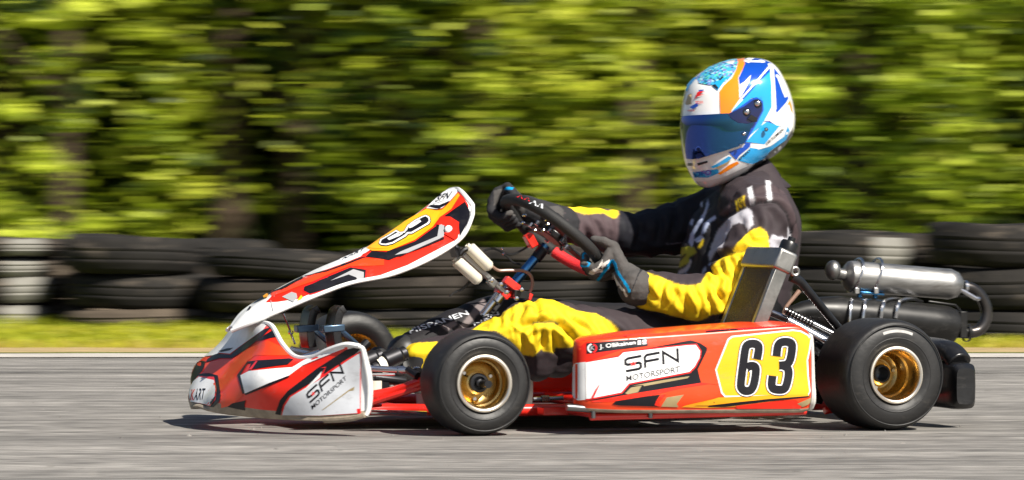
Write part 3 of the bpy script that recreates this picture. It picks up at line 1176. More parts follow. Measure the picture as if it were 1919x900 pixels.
# ---- nose cone
ns = []
def station(y, pts):
    return [K(u, v, y) for u, v in pts]
near = [station(-.505, [(684, 773), (686, 779), (691, 765), (693, 730), (690, 700), (684, 672), (680, 655), (674, 649)]),
        station(-.480, [(655, 780), (657, 786), (660, 768), (664, 733), (660, 703), (655, 672), (652, 655), (648, 646)]),
        station(-.430, [(607, 783), (608, 789), (606, 770), (602, 735), (603, 708), (608, 682), (612, 664), (615, 656)]),
        station(-.370, [(560, 782), (558, 788), (548, 768), (538, 735), (545, 708), (562, 690), (574, 677), (584, 670)]),
        station(-.300, [(512, 779), (508, 785), (494, 764), (484, 730), (490, 703), (512, 684), (536, 674), (554, 669)]),
        station(-.225, [(466, 776), (464, 781), (452, 758), (452, 725), (464, 697), (488, 672), (512, 652), (530, 646)]),
        station(-.150, [(424, 771), (420, 776), (414, 752), (428, 722), (452, 690), (480, 655), (496, 624), (511, 613)]),
        station(-.075, [(394, 766), (390, 770), (395, 745), (420, 716), (445, 684), (470, 648), (483, 616), (497, 606)]),
        station(0.0, [(376, 760), (372, 764), (389, 738), (412, 710), (436, 680), (459, 645), (471, 615), (480, 604)])]
far = [[Vector((p.x, -p.y, p.z)) for p in s] for s in near[:-1]][::-1]
G = bicubic(near + far, 7, 6)
b = MB()
b.grid(G)
nose_bvh = b.bvh()
nf = len(b.f)
ncol = len(G[0]) - 1
for i in range(len(b.f)):
    q = i % ncol
    if q < 11:
        b.m[i] = 1
    elif i // ncol < 7:
        b.m[i] = 2
nose = b.build('nose_cone', ['red_plastic', 'scuffed_tan', 'white_plastic'], kart, angle=60, solid=.005)
b = MB()
lip = [r[-1] for r in G]
b.tube(lip, .0065, 8)
b.tube(sm([near[0][k] for k in range(1, 8)], 4), [.005, .008, .009, .007, .005], 10)
b.tube(sm([Vector((near[0][k].x, -near[0][k].y, near[0][k].z)) for k in range(1, 8)], 4), [.005, .008, .009, .007, .005], 10)
b.build('nose_lip', 'white_plastic', nose)
g = MB()   # printed film of the nose: 0 white 1 black 2 grey 3 orange 4 red print 5 tan
NM = ['white_print', 'black_print', 'pale_grey_print', 'orange_red', 'red_print', 'gold_print']
def nd(tag_, pts, mi, off, step=8):
    decal(g, nose_bvh, zz(tag_, pts), mi, off, step)
nd('NN', [(150, 350), (260, 330), (330, 330), (420, 260), (560, 200), (660, 250), (700, 300), (480, 300), (430, 335), (350, 420), (400, 560), (330, 620), (260, 640), (250, 520), (235, 430), (150, 410)], 3, .0008)
nd('NN', [(170, 325), (215, 292), (255, 290), (320, 296), (390, 240), (540, 130), (585, 118), (540, 165), (420, 262), (330, 318), (250, 318), (160, 345)], 1, .0014)
nd('NN', [(120, 312), (165, 235), (300, 118), (520, 86), (552, 108), (536, 132), (385, 240), (318, 290), (252, 284), (205, 300)], 0, .0018)
nd('NN', [(245, 272), (300, 256), (340, 252), (318, 268), (262, 280)], 1, .0024)
nd('NN', [(488, 210), (540, 170), (590, 138), (615, 182), (560, 192)], 1, .0014)
nd('NN', [(35, 500), (60, 440), (110, 330), (160, 340), (140, 400), (110, 425), (92, 470), (80, 510)], 1, .0014)
nd('NN', [(44, 520), (70, 462), (110, 420), (180, 415), (238, 430), (258, 560), (245, 600), (210, 634), (180, 634), (50, 600)], 1, .0012)
nd('NN', [(50, 525), (80, 470), (112, 434), (215, 440), (232, 520), (226, 585), (190, 628), (60, 598)], 4, .0018)
nd('NN', [(50, 525), (80, 470), (115, 438), (150, 448), (215, 462), (224, 520), (218, 570), (184, 622), (60, 598)], 0, .0022)
nd('NN', [(190, 605), (222, 565), (222, 580), (196, 620)], 1, .0026)
nd('NN', [(400, 548), (365, 425), (430, 340), (490, 333), (700, 320), (728, 326), (690, 360), (620, 368), (440, 392), (455, 350), (432, 352), (385, 430), (412, 545)], 1, .0014)
nd('NN', [(440, 392), (487, 336), (496, 340), (458, 394)], 4, .0020)
nd('NN', [(415, 545), (385, 430), (440, 402), (620, 385), (720, 378), (800, 330), (900, 290), (1055, 235), (1060, 252), (900, 318), (790, 365), (700, 430), (560, 482)], 0, .0018)
nd('NN', [(412, 548), (560, 485), (700, 432), (702, 440), (560, 500), (420, 556)], 1, .0022)
nd('NN', [(300, 632), (330, 610), (420, 590), (412, 615), (416, 655)], 1, .0014)
nd('NN', [(610, 678), (640, 590), (690, 530), (880, 385), (1070, 262), (1165, 236), (1160, 262), (1060, 345), (920, 430), (900, 440), (700, 560), (660, 620), (645, 684)], 1, .0014)
nd('NN', [(650, 684), (668, 620), (705, 562), (890, 450), (935, 380), (905, 380), (940, 372), (920, 425), (1075, 322), (1165, 268), (1170, 300), (1165, 400), (1165, 520), (1165, 640), (1165, 675), (900, 690)], 4, .0018)
nd('NN', [(656, 684), (674, 624), (712, 566), (905, 452), (1080, 332), (1160, 282), (1165, 320), (1160, 410), (1160, 520), (1160, 640), (1160, 672), (900, 688)], 2, .0022)
nd('NN', [(780, 540), (840, 480), (915, 400), (900, 445)], 0, .0026)
nd('NN', [(910, 655), (1090, 520), (1125, 500), (1120, 525), (1090, 530), (925, 650)], 5, .0026)
def sfn(gm, bv, P0, ex, ey, mi_b, mi_r, off, word='MOTORSPORT'):
    """the team mark, drawn in a unit box: ex along the line, ey upward."""
    P0, ex, ey = Vector(P0), Vector(ex), Vector(ey)
    f = lambda x, y: tuple(P0 + ex * x + ey * y)
    wd = ey.length * .095
    for path in ([(.30, .93), (.05, .93), (.0, .88), (.0, .74), (.04, .69), (.10, .69)], [(.18, .69), (.25, .69), (.28, .64), (.28, .50), (.24, .45), (.0, .45)],
                 [(.36, .45), (.36, .86), (.40, .93), (.64, .93)], [(.38, .69), (.62, .69)],
                 [(.70, .45), (.70, .93), (.97, .47), (.97, .97)]):
        strip(gm, bv, [f(*p) for p in path], wd, mi_b, off, 0)
    st = []
    for k in range(10):
        a = math.pi / 2 + k * math.pi / 5
        r = .085 if k % 2 == 0 else .035
        st.append(f(.14 + math.cos(a) * r * .8, .69 + math.sin(a) * r * 1.3))
    decal(gm, bv, st, mi_r, off + .0004, 20)
    letter(gm, bv, word, f(0, .05), f(1, .05), f(0, .27), mi_b, off, .004)
sfn(g, nose_bvh, zz('NN', [(855, 655)])[0], Vector((222, -195)) / 3.461, Vector((-42, -118)) / 3.461, 1, 4, .0028)
letter(g, nose_bvh, 'ART', *zz('NN', [(84, 590), (150, 588), (96, 518)]), 1, .0028)
letter(g, nose_bvh, 'K', *zz('NN', [(60, 590), (84, 590), (72, 522)]), 4, .0028)
g.build('nose_graphics', NM, nose, angle=0)

# ---- front number panel
Uc = [(431, 612), (454, 584), (487, 562), (541, 533), (605, 501), (687, 462), (760, 414), (815, 373), (838, 357), (853, 355)]
Lc = [(434, 620), (474, 604), (524, 583), (588, 556), (656, 531), (736, 514), (812, 482), (864, 446), (884, 408), (886, 385)]
Yl = [-.02, -.06, -.085, -.105, -.12, -.135, -.14, -.14, -.13, -.105]
rows = []
for (uc, lc, yl) in zip(Uc, Lc, Yl):
    C, Lp = K(*uc, 0.012), K(*lc, yl)
    C.y = 0
    row = []
    for q in range(6):
        wv = q / 5
        p = C.lerp(Lp, wv)
        p = p + Vector((-.55, -.25, .8)).normalized() * (.016 * math.sin(math.pi * wv) * min(1, abs(yl) / .1))
        row.append(p)
    fr = [Vector((p.x, -p.y, p.z)) for p in row[1:]][::-1]
    rows.append(fr + row)
G = bicubic(rows, 8, 4)
b = MB()
b.grid(G)
pan_bvh = b.bvh()
panel = b.build('front_panel', 'white_plastic', kart, angle=0, solid=.004)
b = MB()
edge = [r[-1] for r in G]
edge2 = [r[0] for r in G]
b.tube(edge, .0055, 8)
b.tube(edge2, .0055, 8)
b.tube(G[-1], .0065, 8)
# turned-down flange at the rear edge
b.build('panel_rim', 'white_plastic', panel)
g = MB()
PM = ['white_print', 'black_print', 'grey_print', 'orange_red', 'red_plastic', 'yellow_print', 'amber_print', 'red_print']
def pd(tag_, pts, mi, off, step=5):
    decal(g, pan_bvh, zz(tag_, pts), mi, off * 1.7 - .0006, step)
pd('O', [(498, 567), (520, 545), (566, 522), (605, 503), (640, 487), (690, 464), (720, 445), (760, 418), (812, 378), (848, 362), (862, 360), (878, 385), (878, 408), (866, 432), (850, 452),
         (816, 470), (764, 497), (707, 518), (662, 528), (606, 541), (560, 560), (520, 566)], 4, .0008)
pd('F', [(540, 380), (660, 345), (900, 240), (1180, 130), (1390, 55), (1540, 25), (1744, 40), (1744, 100), (1560, 110), (1390, 110), (1200, 180), (1000, 270), (880, 310), (700, 380), (560, 430)], 3, .0013)
pd('F', [(340, 520), (480, 425), (560, 380), (640, 348), (880, 222), (900, 232), (700, 340), (560, 392), (470, 455)], 1, .0018)
pd('F', [(470, 432), (510, 405), (530, 412), (520, 440), (480, 452)], 6, .0024)
pd('F', [(890, 215), (1000, 160), (1100, 115), (1300, 35), (1430, -5), (1520, -10), (1500, 12), (1320, 85), (1140, 150), (960, 205)], 0, .0018)
pd('F', [(950, 208), (1140, 155), (1320, 90), (1500, 20), (1560, 14), (1340, 100), (1140, 170)], 1, .0016)
pd('F', [(885, 370), (895, 325), (1000, 285), (1160, 215), (1390, 122), (1560, 150), (1552, 240), (1450, 268), (1100, 372), (965, 412)], 7, .0016)
pd('F', [(895, 368), (905, 330), (1000, 294), (1160, 222), (1390, 128), (1552, 152), (1545, 240), (1450, 262), (1100, 366), (965, 404)], 1, .0020)
pd('F', [(1180, 270), (1420, 150), (1530, 180), (1530, 240), (1460, 258), (1450, 235), (1370, 205)], 2, .0025)
pd('F', [(1240, 255), (1360, 215), (1440, 238), (1450, 262), (1240, 300)], 1, .0028)
pd('F', [(1010, 270), (1160, 212), (1150, 235), (960, 300)], 7, .0025)
pd('F', [(670, 435), (770, 385), (820, 400), (830, 440), (790, 490)], 2, .0018)
pd('F', [(830, 470), (870, 415), (890, 440), (850, 475)], 5, .0018)
pd('F', [(300, 580), (330, 535), (350, 540), (335, 565)], 1, .0018)
pd('F', [(548, 470), (556, 478), (580, 585), (572, 585)], 2, .0018)
# upper half
pd('PN', [(0, 690), (200, 580), (250, 575), (205, 600), (60, 680), (0, 712)], 1, .0014)
pd('PN', [(-10, 660), (205, 552), (250, 580), (200, 612), (0, 695)], 0, .0018)
pd('PN', [(205, 640), (255, 595), (380, 600), (620, 510), (800, 380), (985, 110), (1050, 190), (1085, 260), (1080, 330), (1000, 465), (990, 350), (880, 300), (880, 445), (700, 545), (400, 670), (330, 655)], 1, .0016)
pd('PN', [(210, 570), (320, 490), (540, 340), (720, 235), (800, 250), (850, 245), (920, 180), (985, 105), (1000, 125), (930, 240), (830, 310), (770, 390), (620, 500), (400, 592), (260, 592)], 6, .0020)
pd('PN', [(230, 565), (330, 495), (540, 345), (720, 240), (800, 258), (835, 262), (800, 330), (740, 385), (600, 480), (390, 570), (280, 575)], 5, .0024)
pd('PN', [(830, 310), (930, 240), (1000, 130), (1040, 180), (870, 300), (800, 360)], 4, .0024)
pd('PN', [(800, 370), (860, 305), (920, 305), (995, 350), (985, 480), (960, 500), (870, 450), (880, 380)], 4, .0026)
pd('PN', [(450, 630), (500, 600), (810, 470), (830, 360), (870, 380), (865, 470), (830, 490), (560, 610)], 2, .0026)
pd('PN', [(470, 640), (560, 612), (830, 495), (870, 475), (870, 490), (740, 545), (500, 640)], 1, .0028)
pd('PN', [(720, 235), (760, 190), (915, 55), (975, 80), (980, 105), (915, 180), (850, 235), (810, 242)], 0, .0026)
pd('PN', [(735, 222), (760, 208), (830, 210), (920, 172), (905, 195), (830, 240), (800, 238)], 1, .0029)
letter(g, pan_bvh, 'SFN', *zz('PN', [(790, 188), (905, 155), (830, 128)]), 1, .0052)
letter(g, pan_bvh, 'MOTORSPORT', *zz('PN', [(775, 210), (868, 180), (782, 200)]), 1, .0052)
letter(g, pan_bvh, 'KART', *zz('PN', [(10, 672), (190, 592), (30, 640)]), 1, .0042)
def three(gm, bv, path, widths, mis, off, sharp=4):
    for k, (wd, mi) in enumerate(zip(widths, mis)):
        strip(gm, bv, path, wd, mi, off + k * .0005, sharp)
pd('PN', [(316, 537), (328, 498), (400, 458), (470, 416), (500, 436), (528, 430), (543, 403), (558, 378), (620, 332), (690, 297), (722, 289), (752, 308), (760, 346), (747, 373), (650, 428), (600, 458), (572, 458), (547, 483), (440, 543), (380, 558), (335, 553)], 1, .0028, 5)
pd('PN', [(321, 535), (333, 501), (402, 463), (468, 422), (499, 441), (531, 435), (548, 407), (563, 382), (622, 338), (691, 303), (720, 295), (747, 312), (754, 345), (742, 369), (648, 423), (598, 452), (569, 453), (543, 478), (438, 537), (380, 552), (337, 547)], 0, .0032, 5)
pd('PN', [(336, 530), (346, 508), (405, 475), (466, 437), (497, 455), (538, 447), (562, 420), (574, 392), (627, 350), (692, 316), (716, 308), (737, 322), (741, 345), (728, 361), (643, 411), (595, 438), (560, 440), (533, 466), (436, 524), (380, 538), (346, 537)], 1, .0036, 5)
pd('PN', [(392, 497), (480, 448), (498, 466), (505, 445), (530, 440), (520, 460), (490, 478), (408, 512)], 0, .0040, 5)
pd('PN', [(568, 400), (578, 386), (665, 336), (680, 354), (606, 402), (580, 410)], 0, .0040, 5)
g.build('panel_graphics', PM, panel, angle=0)
b = MB()
b.ball(cast(pan_bvh, *zz('PN', [(905, 414)])[0], .004), .011, 14, s=(1, .6, 1))
b.build('bolt_head', 'white_plastic', panel)

# panel stays and reservoirs on the steering support
b = MB()
b.tube(sm([K(848, 462, -.05), K(858, 466, -.05), K(860, 478, -.05), K(868, 470, -.05), K(875, 466, -.05)], 4), .007, 8)
b.bar(K(845, 455, -.06), K(853, 482, -.06), .05, .004)
b.build('panel_bracket', 'dark_metal', kart)
for (p, q, r) in ((zz('V', [(120, 290), (345, 490)]), None, .0155), (zz('V', [(245, 165), (445, 365)]), None, .0155)):
    b = MB()
    a_, e_ = K(*p[0], -.03), K(*p[1], -.03)
    ax = e_ - a_
    b.lathe([(0, 0), (r * .8, .0005), (r, .004), (r, ax.length * .9), (r * .86, ax.length * .95), (r * .6, ax.length), (0, ax.length)], 20, a_, dirv=ax)
    b.lathe([(r * .45, -.008), (r * .5, 0)], 10, a_, dirv=ax)
    b.build('fluid_reservoir', 'reservoir_white', kart)
b = MB()
b.bar(K(*zz('V', [(190, 235)])[0], -.015), K(*zz('V', [(600, 610)])[0], -.015), .02, .013)
b.bar(K(*zz('V', [(430, 470)])[0], -.03), K(*zz('V', [(490, 525)])[0], -.03), .02, .02)
b.build('steering_support', 'aluminium', kart, bevel=.002)
b = MB()
b.bar(K(*zz('V', [(500, 560)])[0], -.005), K(*zz('V', [(650, 620)])[0], -.005), .03, .016)
b.bar(K(*zz('V', [(580, 465)])[0], -.03), K(*zz('V', [(700, 560)])[0], -.03), .024, .02)
b.bar(K(*zz('V', [(760, 610)])[0], -.03), K(*zz('V', [(825, 640)])[0], -.03), .02, .018)
b.bar(K(*zz('V', [(560, 590)])[0], -.02), K(*zz('V', [(610, 640)])[0], -.02), .02, .018)
b.build_each('steering_clamp', 'red_metal', kart, bevel=.002)
b = MB()
b.bar(K(*zz('V', [(660, 600)])[0], -.04), K(*zz('V', [(800, 620)])[0], -.04), .02, .02)
for q in ((590, 590), (683, 648), (535, 515), (730, 565), (445, 480)):
    p = K(*zz('V', [q])[0], -.055)
    b.lathe([(.006, 0), (.006, -.010), (.003, -.011), (0, -.011)], 10, p, mi=1)
b.build_each('steering_bolt', ['black_plastic', 'steel'], kart, bevel=.001)
b = MB()
b.tube(sm([K(*q, -.02) for q in zz('V', [(455, 345), (520, 385), (600, 385), (680, 385), (760, 390), (820, 430), (840, 500), (825, 570), (800, 600)])], 4), .0042, 8)
b.build('brake_hose', 'hose', kart)
b = MB()
b.tube(sm([K(*q, .0) for q in zz('V', [(250, 490), (180, 560), (110, 590), (60, 630)])], 4), [.004, .003, .002], 6)
b.tube(sm([K(*q, .04) for q in zz('V', [(380, 200), (470, 180), (560, 215), (650, 235), (760, 185), (800, 150)])], 4), .0028, 6)
b.tube(sm([K(*q, .04) for q in zz('V', [(560, 220), (610, 260), (660, 310), (740, 330)])], 4), .0028, 6)
for q in ((560, 180), (568, 230)):
    b.ball(K(*zz('V', [q])[0], .03), .004, 8, mi=1)
b.build_each('cable', ['black_plastic', 'steel'], kart)

# ---- steering column and wheel
SWC, E2 = Vector((.396, 0, .4875)), Vector((-.776, 0, .631)).normalized()
SN = Vector((E2.z, 0, -E2.x))                       # towards the driver
c0, c1 = K(880, 600, 0), SWC - SN * .035
b = MB()
c2 = K(930, 560, 0)
cm = c1.lerp(K(960, 535, 0), 1)
b.rod(cm, c1, .0125, 14)
b.rod(K(905, 592, -.01), K(935, 552, -.01), .0115, 14, mi=1)
b.lathe([(.0135, 0), (.0135, .02)], 14, K(930, 566, -.02), dirv=K(938, 555, -.02) - K(930, 566, -.02), mi=1)
b.rod(K(935, 553, -.01), cm, .0095, 12, mi=1)
b.lathe([(.0155, 0), (.0155, .035)], 14, c1 - SN * .045, dirv=SN, mi=2)
b.build('steering_column', ['blue_metal', 'steel', 'dark_metal'], kart)
SW_R = .163
def rim_pt(deg, r=SW_R, h=0.0):
    """0 = top, 90 = driver's left, 180 = bottom; h = height towards the driver."""
    a = rad(deg)
    k = 1 - .10 * max(0, math.cos(a)) ** 6 - .06 * max(0, -math.cos(a)) ** 4
    return SWC + (E2 * math.cos(a) + Vector((0, -1, 0)) * math.sin(a)) * r * k + SN * h
swheel = empty('steering_wheel', (0, 0, 0), 0, kart)
OFF_SW = None
b = MB()
arc_black = [rim_pt(a) for a in range(-114, 145, 6)]
arc_red = [rim_pt(a) for a in range(142, 250, 6)]
b.tube(arc_black, .0155, 12)
rim_bvh = b.bvh()
b.build('upper_grip', 'grip_black', swheel)
b = MB()
b.tube(arc_red, .0150, 12)
b.build('lower_grip', 'grip_red', swheel)
for a in (75, 180, 285):
    b = MB()
    p, q = SWC, rim_pt(a, SW_R - .008)
    d = (q - p).normalized()
    for sgn in (-1, 1):
        side = d.cross(SN) * .018 * sgn
        b.bar(p + side, q + side * .7, .012, .005, up=SN.cross(d))
    b.bar(p.lerp(q, .55) - d * .02, p.lerp(q, .55) + d * .02, .045, .006, up=SN.cross(d))
    b.build('spoke', 'dark_metal', swheel, bevel=.001)
b = MB()
b.lathe([(0, -.014), (.034, -.014), (.038, -.006), (.038, .006), (.028, .016), (0, .018)], 24, SWC, dirv=SN)
b.box(SWC + SN * .03 + E2 * .02, (.05, .10, .022), Matrix((E2, Vector((0, 1, 0)), SN)).transposed())
b.build('hub_plate', 'black_plastic', swheel, bevel=.004)
b = MB()
for a, r in ((20, .07), (60, .06), (100, .06), (140, .05), (200, .05), (260, .05), (320, .07)):
    p = rim_pt(a, r, -.008)
    b.lathe([(.006, .004), (.006, -.008), (0, -.009)], 8, p, dirv=SN)
for q in ((730, 465), (750, 515), (470, 410), (450, 500), (600, 590), (700, 590)):
    p = K(*zz('S', [q])[0], -.07)
    b.ball(p, .0055, 8, s=(1.2, .8, .8))
b.build_each('bolt', 'steel', swheel)
b = MB()
b.bar(K(*zz('S', [(500, 640)])[0], .02), K(*zz('S', [(580, 790)])[0], .02), .03, .022)
b.build('red_spacer', 'red_metal', swheel, bevel=.003)
b = MB()
letter(b, rim_bvh, 'MMM', *zz('S', [(290, 165), (535, 245), (340, 70)]), 0, .0012, .035)
b.build_each('grip_letter', ['red_print'], swheel, angle=0)
b = MB()
letter(b, rim_bvh, 'ART', *zz('S', [(520, 265), (760, 360), (585, 170)]), 0, .0012, .035)
b.build_each('grip_letter', ['pale_grey_print'], swheel, angle=0)

# ---- side pods
def pod(side):
    """profile rows across (bottom -> outer face -> top), stations along."""
    xs = [.205, .212, .228, .26, .34, .5, .68, .785, .818, .834]
    yo = [-.50, -.56, -.61, -.645, -.662, -.668, -.670, -.672, -.672, -.670]
    zb = [.072, .068, .062, .058, .054, .051, .049, .048, .049, .055]
    ztop = [.228, .231, .234, .237, .243, .252, .263, .268, .258, .242]
    rows = []
    for x, y, zb_, zt in zip(xs, yo, zb, ztop):
        h = zt - zb_
        inner = -.43
        r = [Vector((x, inner, zb_ + .004)), Vector((x, (y + inner) / 2, zb_)), Vector((x, y + .022, zb_)), Vector((x, y + .004, zb_ + h * .07)), Vector((x, y - .004, zb_ + h * .2)),
             Vector((x, y - .001, zb_ + h * .45)), Vector((x, y + .001, zb_ + h * .7)), Vector((x, y + .006, zb_ + h * .92)), Vector((x, y + .022, zt)), Vector((x, (y + inner) / 2, zt + .006)), Vector((x, inner, zt + .004))]
        k_ = max(0, 1 - (x - .205) / .25)
        for p in r:                                # the front end sweeps back inboard
            p.x += max(0, p.y + .60) * .62 * k_
        if side > 0:
            r = [Vector((p.x, -p.y, p.z)) for p in r]
        rows.append(r)
    return rows
rows = pod(-1)
G = bicubic(rows, 8, 4)
b = MB()
b.grid(G)
pod_bvh = b.bvh()
ncol = len(G[0]) - 1
sp = b.build('side_pod', ['orange_red', 'scuffed_tan'], kart, angle=50, solid=.004)
me = sp.data
for i, f in enumerate(me.polygons):
    q = i % ncol
    if q < 11:
        f.material_index = 1
b = MB()
b.grid([[p for p in r] for r in bicubic(pod(1), 4, 3)])
b.build('side_pod', 'orange_red', kart, angle=50, solid=.004)
b = MB()
rear = [p for p in G[-1]][8:36]
b.tube(rear, [.004, .009, .006, .005, .005, .004], 8)
b.build('pod_edge', 'grubby_white', sp)
g = MB()
SM = ['white_print', 'black_print', 'gold_print', 'red_print', 'yellow_print', 'orange_red', 'amber_print', 'red_plastic', 'grey_print']
def sd(pts, mi, off, step=9):
    decal(g, pod_bvh, zz('P', pts), mi, off, step)
sd([(110, 420), (198, 410), (200, 655), (150, 660), (110, 640), (112, 540)], 0, .0012)
sd([(100, 300), (150, 275), (500, 235), (430, 330), (205, 410), (110, 420)], 7, .0008)
sd([(970, 215), (1000, 205), (1550, 172), (1560, 180), (1060, 212)], 3, .0010)
sd([(975, 212), (1200, 196), (1180, 204), (980, 222)], 1, .0014)
sd([(230, 640), (430, 610), (560, 604), (945, 545), (1060, 520), (1080, 540), (820, 580), (640, 625), (370, 668), (240, 672)], 7, .0008)
sd([(440, 345), (600, 322), (880, 270), (940, 288), (986, 318), (984, 340), (926, 458), (946, 545), (560, 606), (430, 628), (270, 655), (210, 660), (330, 640), (425, 600), (480, 548)], 1, .0012)
sd([(200, 408), (410, 370), (440, 340), (860, 295), (920, 292), (950, 340), (943, 386), (912, 446), (878, 482), (484, 558), (434, 616), (215, 658), (203, 655)], 3, .0017)
sd([(200, 414), (412, 378), (444, 348), (862, 302), (912, 300), (940, 342), (934, 384), (904, 440), (870, 474), (478, 550), (428, 608), (222, 648), (203, 648)], 0, .0022)
sd([(235, 645), (262, 590), (296, 545), (262, 620), (250, 645)], 3, .0026)
sd([(455, 614), (492, 576), (562, 564), (536, 607), (470, 620)], 2, .0017)
sd([(500, 565), (700, 528), (872, 502), (858, 516), (575, 568), (570, 560)], 2, .0018)
sd([(370, 684), (395, 664), (540, 642), (682, 622), (652, 668), (664, 698), (420, 692)], 1, .0012)
sd([(645, 690), (660, 655), (690, 625), (720, 622), (672, 672), (690, 698)], 7, .0016)
sd([(688, 698), (724, 640), (835, 622), (790, 680), (800, 702)], 2, .0014)
sd([(820, 702), (850, 690), (1080, 640), (1230, 632), (1640, 626), (1655, 634), (1480, 655), (1150, 700), (990, 708)], 6, .0012)
sd([(1040, 660), (1640, 628), (1655, 636), (1400, 664), (1180, 690), (1100, 700), (990, 700)], 1, .0016)
sd([(1060, 640), (1640, 615), (1642, 630), (1380, 650), (1200, 668), (1000, 690), (900, 690)], 6, .0020)
sd([(1170, 694), (1380, 668), (1560, 655), (1600, 690), (1590, 712), (1180, 712)], 7, .0018)
sd([(1570, 680), (1660, 640), (1672, 655), (1640, 685), (1605, 700)], 2, .0020)
sd([(920, 470), (932, 448), (985, 338), (990, 320), (1100, 300), (1040, 460), (1070, 560), (950, 545)], 5, .0010)
sd([(1038, 460), (1118, 262), (1145, 242), (1540, 200), (1592, 206), (1664, 246), (1654, 330), (1640, 400), (1645, 500), (1656, 600), (1642, 630), (1100, 638), (1076, 612)], 0, .0018)
sd([(1048, 460), (1126, 270), (1150, 252), (1540, 210), (1588, 215), (1655, 252), (1645, 330), (1630, 400), (1635, 500), (1648, 602), (1636, 622), (1104, 628), (1086, 606)], 4, .0022)
g.build('pod_graphics', SM, sp, angle=0)
g = MB()                                                         # the race number
six = zz('P', [(1308, 392), (1318, 330), (1312, 302), (1285, 292), (1250, 298), (1232, 325), (1218, 420), (1203, 540), (1206, 580), (1232, 598), (1268, 590), (1288, 550), (1300, 470), (1292, 440), (1262, 436), (1240, 450)])
thr = zz('P', [(1434, 372), (1442, 310), (1462, 285), (1500, 280), (1530, 292), (1534, 330), (1522, 395), (1502, 425), (1470, 432), (1452, 433)])
thr2 = zz('P', [(1480, 436), (1505, 450), (1512, 490), (1498, 560), (1480, 586), (1445, 590), (1412, 582), (1402, 555), (1408, 500)])
for k, (wd, mi) in enumerate(((22.5, 1), (20, 0), (15.2, 1))):
    strip(g, pod_bvh, six, wd, mi, .0028 + k * .0006, 4)
    strip(g, pod_bvh, thr, wd, mi, .0028 + k * .0006, 4)
    strip(g, pod_bvh, thr2, wd, mi, .0030 + k * .0006, 4)
g.build('race_number', SM, sp, angle=0)
g = MB()
sfn(g, pod_bvh, zz('P', [(462, 545)])[0], Vector((348, -64)) / 3.4615, Vector((-8, -166)) / 3.4615, 1, 3, .0028)
sd([(206, 290), (596, 258), (602, 304), (208, 356)], 1, .0018)
letter(g, pod_bvh, 'J. Ollikainen', *zz('P', [(290, 333), (522, 305), (288, 298)]), 0, .0024)
sd([(535, 272), (556, 270), (556, 298), (535, 301)], 0, .0024)
sd([(566, 268), (592, 265), (592, 295), (566, 298)], 0, .0024)
sd([(542, 272), (547, 271), (547, 300), (542, 301)], 8, .0028)
sd([(566, 284), (592, 281), (592, 284), (566, 287)], 3, .0028)
ring = [(243 + 26 * math.cos(a), 322 + 26 * math.sin(a)) for a in [rad(x) for x in range(100, 261, 20)]]
strip(g, pod_bvh, zz('P', ring), 3, 0, .0024)
ring = [(243 + 26 * math.cos(a), 322 + 26 * math.sin(a)) for a in [rad(x) for x in range(-80, 81, 20)]]
strip(g, pod_bvh, zz('P', ring), 3, 3, .0024)
letter(g, pod_bvh, 'K', *zz('P', [(232, 335), (258, 332), (232, 308)]), 8, .0024)
g.build('sponsor_lettering', SM, sp, angle=0)
b = MB()                                                         # hardware under the pod
b.tube([K(1062, 763, -.62), K(1110, 767, -.62)], .009, 10)
b.tube([K(1110, 768, -.62), K(1450, 766, -.62)], .0045, 8)
for u in (1112, 1219):
    b.tube([K(u, 768, -.63), K(u, 784, -.63)], .0058, 10)
b.tube([K(1000, 748, -.40), K(1056, 746, -.42)], .0055, 8)
b.lathe([(.009, 0), (.009, .02)], 6, K(1014, 748, -.41), axis='x')
b.build_each('pod_fixing', 'dark_steel', kart)

# ---- front end: tie rod, pedals, cylinders
b = MB()
b.tube([K(684, 690, -.30), K(760, 694, -.34), K(800, 698, -.37)], .0078, 12)
b.lathe([(.0105, 0), (.0105, .022)], 6, K(742, 694, -.33), axis='x')
b.ball(K(781, 697, -.36), .014, 12)
b.tube([K(684, 702, -.28), K(740, 702, -.30)], .0035, 8)
b.build('tie_rod', 'steel', kart)
b = MB()
b.tube([K(695, 772, -.27), K(800, 775, -.30)], .006, 8)
b.tube([K(560, 672, -.15), K(600, 660, -.17)], .009, 8)
b.tube([K(545, 655, -.05), K(600, 668, -.1)], .009, 8)
b.build_each('front_bumper_bar', 'steel', kart)
b = MB()
b.lathe([(.011, 0), (.011, .025), (.007, .026), (.007, .04)], 10, K(783, 720, -.38), axis='z')
b.lathe([(.012, -.012), (.012, .012)], 10, K(783, 700, -.38), axis='z')
b.tube([(0, -.43, .128), (0, -.60, .128)], .010, 10)
b.tube([(0, .43, .150), (0, .60, .150)], .010, 10)
b.tube([K(765, 693, -.36), K(783, 705, -.40)], .01, 8)
b.build_each('stub_axle', 'dark_metal', kart)
for (u, y) in ((578, .02), (627, -.09)):
    b = MB()
    fc = [[K(u - 13, 618, y + .03), K(u - 2, 640, y + .03), K(u + 2, 656, y + .03)]]
    path = [(u + 8, 572), (u - 2, 580), (u - 8, 600), (u - 10, 625), (u - 6, 652)]
    rr = []
    for uu, vv in path:
        rr.append([K(uu, vv, y) + Vector((0, q * .036, 0)) for q in (-1, -.4, .4, 1)])
    b.grid(bicubic(rr, 5, 3))
    p = b.build('pedal', 'black_plastic', kart, solid=.02, bevel=.003)
    b = MB()
    b.bar(K(u - 24, 617, y - .02), K(u + 16, 614, y - .02), .035, .018)
    b.tube([K(u + 10, 618, y - .03), K(u + 42, 646, y - .02)], .0075, 10)
    b.build('pedal_arm', 'dark_blue_metal', p, bevel=.003)
b = MB()
